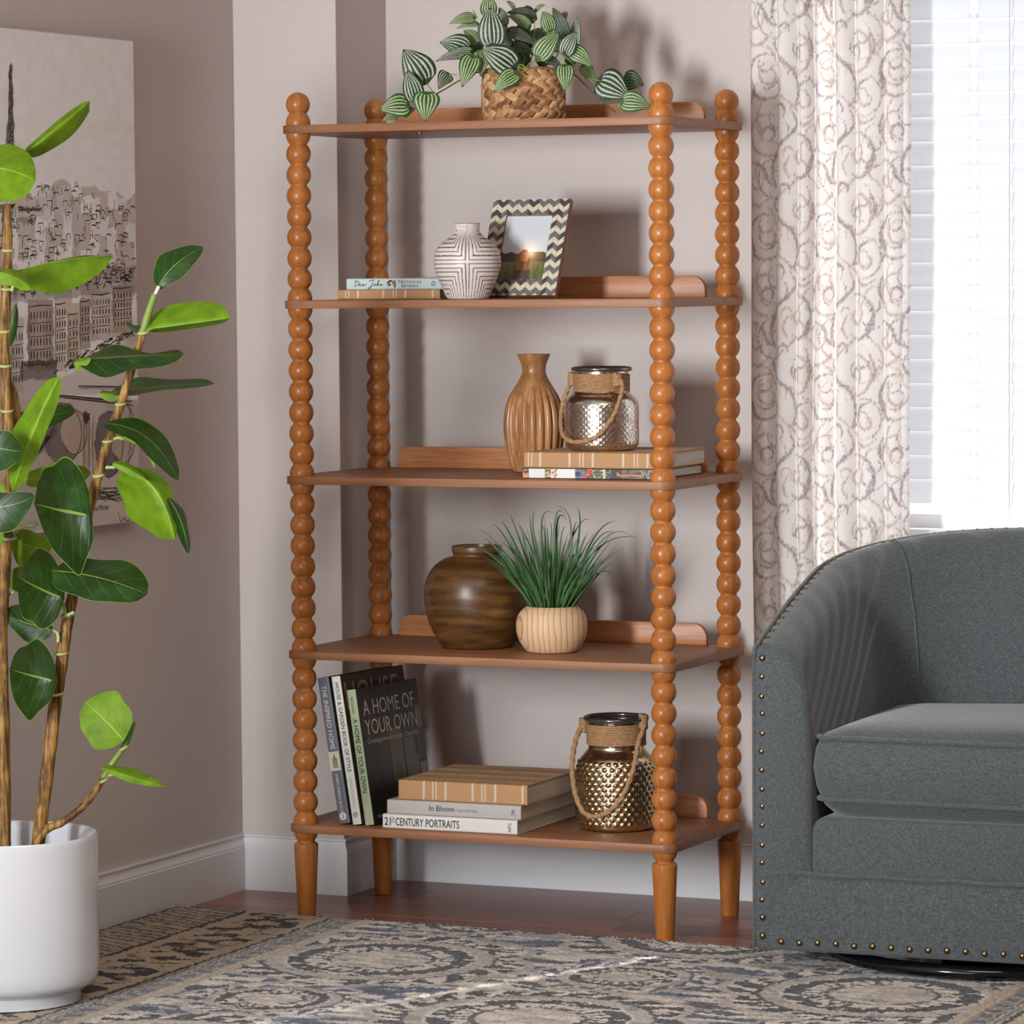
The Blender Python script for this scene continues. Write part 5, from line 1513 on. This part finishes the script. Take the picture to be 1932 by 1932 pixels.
# ------------------------------------------------------------------ window, blind, curtain
win = st(empty('window_1', ((WX0+WX1)/2, YW+.10, WZ0)))
yf = YW + .085
mb = MB()
for a in (((WX0, yf, WZ0), (WX0+.05, yf+.045, WZ1)), ((WX1-.05, yf, WZ0), (WX1, yf+.045, WZ1)), ((WX0+.05, yf, WZ0), (WX1-.05, yf+.045, WZ0+.055)), ((WX0+.05, yf, WZ1-.05), (WX1-.05, yf+.045, WZ1))):
    mb.box(*a)
mb.build('window_frame', M_WHITE, win, smooth=False)
MB().box((WX0-.03, YW-.035, WZ0-.028), (WX1+.03, YW+.085, WZ0)).build('window_sill', M_WHITE, win, bevel=.004)
k = NT('window_glass'); thin_glass(k)
for a, b_ in ((WZ0+.055, WZ1-.05),):
    MB().box((WX0+.05, yf+.02, a), (WX1-.05, yf+.024, b_)).build('glass_pane', k.m, win, smooth=False)
def blind_mat():
    k = NT('white_slat').set(.4, 0, .3); k.color(lin(202, 203, 205))
    tr = k.n('ShaderNodeBsdfTranslucent'); tr.inputs['Color'].default_value = (.9, .93, .97, 1)
    ms = k.n('ShaderNodeMixShader'); ms.inputs[0].default_value = .345
    k.l(k.b.outputs[0], ms.inputs[1]); k.l(tr.outputs[0], ms.inputs[2]); k.l(ms.outputs[0], k.out.inputs[0])
    return k.m
M_SLAT = blind_mat()
BX0, BX1 = .262, 1.44
YBL = YW + .038
bl = empty('window_blind', ((BX0+BX1)/2, YBL, WZ0+.01), 0, 'closed white wide-slat window blind behind the patterned curtain', 'blind')
zs0 = at(1720, 37, 1, YBL).z
pit = (at(1720, 37, 1, YBL).z - at(1720, 947, 1, YBL).z)/20
prof = []
for i in range(7):
    a = (i/6-.5)
    prof.append((.0022*math.cos(a*PI), a*.060))
sl_poly = [(x-.0011, z) for x, z in prof] + [(x+.0011, z) for x, z in prof[::-1]]
ang = math.radians(9.5)
sl_poly = [(-(x*math.cos(ang)) + z*math.sin(ang), x*math.sin(ang) + z*math.cos(ang)) for x, z in sl_poly]
# each slat has a cord slot through it near its left end
XC = (BX0+BX1)/2; SX0, SX1 = .472, .489
fr_, bk_ = [], []
h_ = len(sl_poly)//2
def part_poly(i0, i1): return sl_poly[i0:i1+1] + sl_poly[2*h_-1-i1:2*h_-i0]
so = MB().prism(sl_poly, BX0-XC, SX0-XC, axes=(1, 2, 0)).prism(sl_poly, SX1-XC, BX1-XC, axes=(1, 2, 0)).prism(part_poly(0, 1), SX0-XC, SX1-XC, axes=(1, 2, 0)).prism(part_poly(5, 6), SX0-XC, SX1-XC, axes=(1, 2, 0)).build('slat', M_SLAT, None, angle=50)
sm_ = so.data; bpy.data.objects.remove(so)
zt = zs0 + .028
zlist = [zt - pit*i for i in range(-5, 21)]
for z in zlist:
    o = mesh_obj('slat', sm_, bl); o.location = (0, 0, z - (WZ0+.01)); o.rotation_euler = (math.radians(random.uniform(-.35, .35)), 0, 0)
MB().box((BX0, YBL-.018, WZ0+.004), (BX1, YBL+.018, WZ0+.026)).build('bottom_rail', M_SLAT, bl, bevel=.004)
MB().box((BX0, YBL-.025, WZ1-.045), (BX1, YBL+.025, WZ1-.001)).build('head_rail', M_SLAT, bl, bevel=.003)
cx_ = at(1909, 500, 1, YBL).x
for xx in (cx_, cx_+.62):
    for dy in (-.024,):
        P = []
        for i, z in enumerate(zlist): P += [(xx, YBL+dy+.003, z+.024), (xx+.004, YBL+dy+.001, z-.02)]
        MB().tube([(xx, YBL-.0175, WZ0+.02)] + [(xx + .0016*(i % 2), YBL-.0165-.008*(i % 2), zlist[len(zlist)-1-i//2] + (.02 if i % 2 == 0 else -.026)*-1) for i in range(2*len(zlist))], .0009, 5).build('ladder_cord', M_SLAT, bl)

def curtain():
    k = NT('sheer_print_fabric').set(.85, 0, .15)
    a = k.n('ShaderNodeAttribute', attribute_name='Col')
    k.color(a.outputs['Color'])
    k.bump(k.noise(k.coord('Object', (1, 1, 1)), 700, 2), .3, .001)
    tr = k.n('ShaderNodeBsdfTranslucent'); k.l(a.outputs['Color'], tr.inputs['Color'])
    ms = k.n('ShaderNodeMixShader'); ms.inputs[0].default_value = .2
    k.l(k.b.outputs[0], ms.inputs[1]); k.l(tr.outputs[0], ms.inputs[2]); k.l(ms.outputs[0], k.out.inputs[0])
    nu, nv = 330, 640
    x = np.linspace(0, 1, nu)
    # pleats: breaks seen in the photograph, metres from the left edge
    br = np.array([0, .062, .112, .150, .198, .247, .312, .352, .366])
    dep_ = np.array([.020, .026, .030, .028, .030, .024, .016, .006])
    X0 = x*br[-1]
    z = np.linspace(.012, 2.32, nv)
    XX = np.repeat(X0[:, None], nv, 1); ZZ = np.repeat(z[None], nu, 0)
    wob = .004*np.sin(ZZ*2.1 + 1) + .003*np.sin(ZZ*4.3)
    Y = np.zeros_like(XX)
    for i in range(len(br)-1):
        m = (X0 >= br[i]) & (X0 <= br[i+1])
        t = (X0[m]-br[i])/(br[i+1]-br[i])
        # rises sharply at the left of each pleat, falls back behind the next one
        Y[m] = (-dep_[i]*np.sin(PI*np.clip(t, 0, 1)**.75)**.7)[:, None]
    ker = np.ones(5)/5
    Yp = np.pad(Y, ((2, 2), (0, 0)), 'edge'); Y = sum(Yp[i:i+nu] for i in range(5))/5
    Y = Y + .525 + .006*np.sin(ZZ*3 + XX*20)
    Xw = .004 + XX + wob*np.sin(PI*XX/br[-1]) + .002*np.sin(ZZ*5)
    s = np.concatenate([[0], np.cumsum(np.hypot(np.diff(X0), np.diff(Y[:, nv//2])))])
    # scroll print
    TS, TZ = .205, .350
    strokes = []
    def spiral(cx, cz, r0, r1, a0, a1, w, col):
        n = 70; q = np.linspace(0, 1, n); r = r0 + (r1-r0)*q; a = np.radians(a0 + (a1-a0)*q)
        strokes.append((np.stack([cx + r*np.cos(a), cz + r*np.sin(a)*1.15], 1), w*.85*(.45 + .75*np.sin(PI*q)), col))
    def curve(P, w, col):
        P = np.array([tuple(p)[:2] for p in catmull([(a_, b_, 0) for a_, b_ in P], 14)]); q = np.linspace(0, 1, len(P))
        strokes.append((P, w*.85*(.4 + .8*np.sin(PI*q)), col))
    for half in (0, 1):
        o = (TS/2*half, TZ/2*half)
        f = -1 if half else 1
        def c_(a_, b_): return (TS/2 + f*a_ + 0*o[0], b_ + o[1])
        def sp(cx, cz, r0, r1, a0, a1, w, col):
            if f < 0: a0, a1 = 180-a0, 180-a1
            p = c_(cx, cz); spiral(p[0], p[1], r0, r1, a0, a1, w, col)
        def cv(P, w, col): curve([c_(*p) for p in P], w, col)
        sp(-.052, .080, .046, .040, 70, 310, .0046, 0)
        sp(-.046, .086, .026, .010, 90, 430, .0036, 1)
        cv([(-.020, .185), (-.034, .150), (-.004, .118), (.030, .088), (.040, .045), (.030, .020)], .0050, 0)
        sp(.052, .132, .042, .036, -130, 115, .0042, 1)
        sp(.046, .130, .020, .008, -90, 250, .0034, 0)
        cv([(-.100, .165), (-.075, .150), (-.055, .160), (-.040, .178)], .0040, 1)
        cv([(.020, .015), (.048, .028), (.062, .060), (.088, .072)], .0044, 0)
        sp(.078, .030, .020, .009, 150, 420, .0034, 1)
        cv([(-.092, .030), (-.080, .052), (-.094, .085), (-.084, .118)], .0042, 0)
        cv([(-.018, .035), (-.006, .060), (-.020, .088)], .0036, 1)
        cv([(.085, .110), (.098, .140), (.088, .172)], .0042, 0)
        sp(-.008, .008, .016, .008, -40, 220, .0032, 0)
    for P, w, col in list(strokes): strokes.append((np.stack([TS*1.1 - P[:, 0], P[:, 1] + TZ*.23 - (TZ if P[:, 1].mean() + TZ*.23 > TZ else 0)], 1), w*.62, 1 if col == 0 else 0))
    Sx = np.repeat(s[:, None], nv, 1)
    tx = (Sx % TS); tz = (ZZ % TZ)
    j = .0022
    txj = tx + j*(vnoise(Sx*420, ZZ*260, 5)-.5)*2; tzj = tz + j*1.2*(vnoise(Sx*300, ZZ*420, 6)-.5)*2
    base = nlin([240, 236, 233]); mauve = nlin([146, 130, 134]); tan_ = nlin([198, 172, 156])
    C = np.empty(XX.shape + (3,)); C[:] = base
    blush = vnoise(Sx*30, ZZ*22, 9)
    C = C*(1-.35*np.clip(blush-.45, 0, 1)[..., None]) + nlin([222, 200, 186])*(.35*np.clip(blush-.45, 0, 1)[..., None])*1.0
    flat_x = txj.ravel(); flat_z = tzj.ravel()
    best = np.full(flat_x.shape, 9.0); bc_ = np.zeros(flat_x.shape, int)
    for P, w, col in strokes:
        for ox in (-TS, 0, TS):
            for oz in (-TZ, 0, TZ):
                Q = P + np.array([ox, oz])
                if Q[:, 0].max() < -.01 or Q[:, 0].min() > TS+.01 or Q[:, 1].max() < -.01 or Q[:, 1].min() > TZ+.01: continue
                m = (flat_x > Q[:, 0].min()-.006) & (flat_x < Q[:, 0].max()+.006) & (flat_z > Q[:, 1].min()-.006) & (flat_z < Q[:, 1].max()+.006)
                idx = np.nonzero(m)[0]
                for c0 in range(0, len(idx), 40000):
                    ii = idx[c0:c0+40000]
                    dd = np.hypot(flat_x[ii, None]-Q[None, ::2, 0], flat_z[ii, None]-Q[None, ::2, 1]) / w[None, ::2]
                    mn = dd.min(1)
                    up = mn < best[ii]
                    best[ii[up]] = mn[up]; bc_[ii[up]] = col
    best = best.reshape(XX.shape); bc_ = bc_.reshape(XX.shape)
    al = np.clip((1.05-best)/.25, 0, 1)*(.35 + .6*vnoise(Sx*240, ZZ*520, 11))
    halo = np.clip((2.6-best)/1.6, 0, 1)*.22*vnoise(Sx*90, ZZ*90, 12)
    C = C*(1-halo[..., None]) + tan_*halo[..., None]
    cc = np.where(bc_[..., None] == 0, mauve, tan_*.92)
    C = C*(1-al[..., None]) + cc*al[..., None]
    C *= (.95 + .07*vnoise(Sx*900, ZZ*600, 13))[..., None]
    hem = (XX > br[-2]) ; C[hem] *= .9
    V = np.stack([Xw, Y, ZZ], -1)
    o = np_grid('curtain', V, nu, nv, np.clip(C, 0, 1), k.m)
    tag(o, 'sheer off-white curtain panel with mauve and tan scroll print beside the blind', 'curtain')
    return o
curtain()
# ------------------------------------------------------------------ swivel armchair
def fabric():
    k = NT('charcoal_linen').set(.85, 0, .2)
    a = k.noise(k.coord('Object', (900, 900, 130)), 1, 2, .6); b_ = k.noise(k.coord('Object', (130, 130, 900)), 1, 2, .6)
    c = k.noise(k.coord('Object'), 700, 1)
    g = k.math('ADD', k.math('MULTIPLY', k.math('ADD', a, b_), .38), k.math('MULTIPLY', c, .24))
    k.color(k.ramp(g, [(.36, lin(52, 57, 58)), (.5, lin(76, 82, 84)), (.64, lin(108, 113, 115))]))
    k.bump(g, .35, .0012)
    k.b.inputs['Sheen Weight'].default_value = .3; k.b.inputs['Sheen Roughness'].default_value = .5
    return k.m
M_FAB = fabric()
M_BRASS = NT('antique_brass').set(.28, 1).m
MATS['antique_brass'].node_tree.nodes['Principled BSDF'].inputs['Base Color'].default_value = (.26, .18, .085, 1)
M_BLACK = NT('black_lacquer').set(.12, 0, .5).m
MATS['black_lacquer'].node_tree.nodes['Principled BSDF'].inputs['Base Color'].default_value = (.006, .006, .007, 1)
def armchair():
    t = empty('swivel_armchair', (.682, .068, .0170), math.radians(2), 'charcoal grey barrel armchair with brass nailheads on a black swivel base', 'chair')
    zo = -.0170
    HW, YF, YB, RY = .38, -.36, .03, .345
    def plan(q):
        """q 0..1 once round the shell, front left to front right"""
        L1 = YB - YF; L2 = PI*.5*(HW+RY)
        d = q*(2*L1 + L2)
        if d < L1: return Vector((-HW, YF + d, 0)), Vector((1, 0, 0)), d/(L1+L2/2)
        if d > L1+L2: return Vector((HW, YB - (d-L1-L2), 0)), Vector((-1, 0, 0)), (2*L1+L2-d)/(L1+L2/2)
        a = PI - PI*(d-L1)/L2
        p = Vector((HW*math.cos(a), YB + RY*math.sin(a), 0))
        n = -Vector((math.cos(a)/HW, math.sin(a)/RY, 0)).normalized()
        return p, n, min(d, 2*L1+L2-d)/(L1+L2/2)
    def zt(f): return .657 + .197*(1-(1-min(1, f))**1.9) + zo
    nq = 96
    rows = []; edge = []
    for i in range(nq+1):
        p, n, f = plan(i/nq)
        z = zt(f); th = .120 + .025*f**2
        sec = [(0.004, .058), (0, .075), (0, .21), (0, .35), (0, z-.10-zo), (0.001, z-.012-zo), (.004, z-.003-zo)]
        sec = [(d, h+zo) for d, h in sec]
        sec += [(.016, z+.005), (.036, z+.006), (.056, z+.001), (.074, z-.011), (.090, z-.031), (.102, z-.058), (.110, z-.095), (th-.004, z-.15), (th+.012*f, z-.24), (th+.03*f, .30+zo), (th+.03*f, .20+zo)]
        puff = 1.0
        rows.append([p + n*d + Vector((0, 0, h)) for d, h in sec])
        edge.append(p + n*.003 + Vector((0, 0, z+.001)))
    mb = MB().grid(rows)
    m = len(rows[0])
    # padded front faces of both arms
    for q, rw in ((0, rows[0]), (1, rows[-1])):
        cen = sum((Vector(p) for p in rw), Vector())/m + Vector((0, -.010, 0))
        base = len(mb.v)
        ring2 = [Vector(p).lerp(cen, .16) + Vector((0, -.008, 0)) for p in rw]
        for a, b_ in ((rw, ring2),):
            mb.grid([[tuple(x) for x in a + [a[0]]], [tuple(x) for x in b_ + [b_[0]]]])
        mb.add([tuple(x) for x in ring2] + [tuple(cen)], [(i, (i+1) % m, m) for i in range(m)])
    mb.build('arm_and_back_shell', M_FAB, t, world=False, angle=70)
    pr = .0048
    # piping: up the front of the left arm, round the top edge, down the right
    fl = [(-HW+.002, YF-.003, z+zo) for z in np.linspace(.060, .645, 24)]
    path = fl + [tuple(e) for e in edge] + [(-x, y, z) for x, y, z in fl[::-1]]
    MB().tube(path, pr, 8).build('piping', M_FAB, t, world=False, smooth='all')
    # seams where the inside back meets the arms
    for q in (.335, .665):
        i = int(q*nq)
        MB().tube([Vector(p) + Vector((0, 0, .0008)) for p in rows[i][7:]], .0032, 6).build('seam', M_FAB, t, world=False, smooth='all')
    # apron and front rail
    ap = rrect(-HW+.003, HW-.003, .056+zo, .212+zo, .012, 4)
    MB().prism(ap, YF-.006, YF+.10, axes=(0, 2, 1)).build('front_apron', M_FAB, t, world=False, bevel=.006, segs=3)
    MB().tube([(x, YF-.009, .212+zo + .0012*math.sin(x*40)) for x in np.linspace(-HW+.022, HW-.022, 40)], pr, 8).build('piping', M_FAB, t, world=False, smooth='all')
    fr = rrect(-.262, .262, .205+zo, .327+zo, .034, 8, (0, 0, 1, 1))
    MB().prism(fr, YF-.002, YF+.16, axes=(0, 2, 1)).build('front_rail', M_FAB, t, world=False, bevel=.014, segs=4, angle=60)
    # seat cushion
    lv = [(.318, .075), (.322, .045), (.333, .022), (.348, .008), (.362, .002), (.385, -.006), (.424, -.012), (.462, -.007), (.482, .001), (.494, .010), (.505, .034), (.512, .075), (.516, .13)]
    rws = []
    for z, ins in lv:
        rws.append([(x, y, z+zo + .004*math.sin(x*9)*(z > .49)) for x, y in rrect(-.252+ins, .252-ins, YF-.010+ins, .185-ins, max(.012, .05-ins*.2), 8)])
    mb = MB().grid(rws, closed_v=True); n_ = len(rws[0])
    mb.f += [tuple(range(n_))[::-1], tuple(range((len(rws)-1)*n_, len(rws)*n_))]; mb.m += [0, 0]
    o = mb.build('seat_cushion', M_FAB, t, world=False, angle=80)
    for z in (.362, .485):
        ring = [(x, y, z+zo + .0018*math.sin(x*22 + z*50)) for x, y in rrect(-.254, .254, YF-.012, .187, .05, 8)]
        ring.append(ring[0])
        pp = MB().tube(ring, pr, 8).build('cushion_piping', M_FAB, o, world=False, smooth='all')
    MB().box((-.27, YF+.05, .08+zo), (.27, .26, .315+zo)).build('seat_deck', M_FAB, t, world=False, smooth=False)
    # nailheads
    nm = MB().lathe([(.0068, 0), (.0066, .0012), (.0056, .0028), (.0036, .0041), (.0012, .0046)], 12, (0, 0), True, True).build('nailhead', M_BRASS, None, smooth='all')
    nme = nm.data; bpy.data.objects.remove(nm)
    def nail(p, nrm):
        o = mesh_obj('nailhead', nme, t); o.location = p
        o.rotation_euler = Vector(nrm).to_track_quat('Z', 'Y').to_euler()
    rs = random.Random(3)
    for s in (-1, 1):
        for i in range(16):
            nail((s*(HW-.020+rs.uniform(-.0012, .0012)), YF-.0075, .640 - i*.0372 + rs.uniform(-.002, .002) + zo), (0, -1, 0))
    for i in range(1, 19):
        nail((-HW+.020 + i*.0379, YF-.0062, .074 + rs.uniform(-.0015, .0015) + zo), (0, -1, 0))
    L = 0; last = edge[0]; nxt = .012
    for i in range(1, len(edge)):
        seg = (edge[i]-last).length
        while L + seg >= nxt:
            p = last.lerp(edge[i], (nxt-L)/seg)
            _, n, f = plan(i/nq)
            nail(p + n*.014 + Vector((0, 0, .0022)), (n*-.25 + Vector((0, 0, 1))))
            nxt += .0315
        L += seg; last = edge[i]
    # swivel base
    c = (.015, -.022)
    MB().lathe([(.312, .001), (.330, .0005), (.341, .005), (.345, .012), (.343, .020), (.334, .026), (.320, .027), (.308, .022), (.10, .024), (.09, .05), (.085, .062)], 96, c, True, True).build('swivel_base', M_BLACK, t, world=False, angle=50)
    return t
armchair()
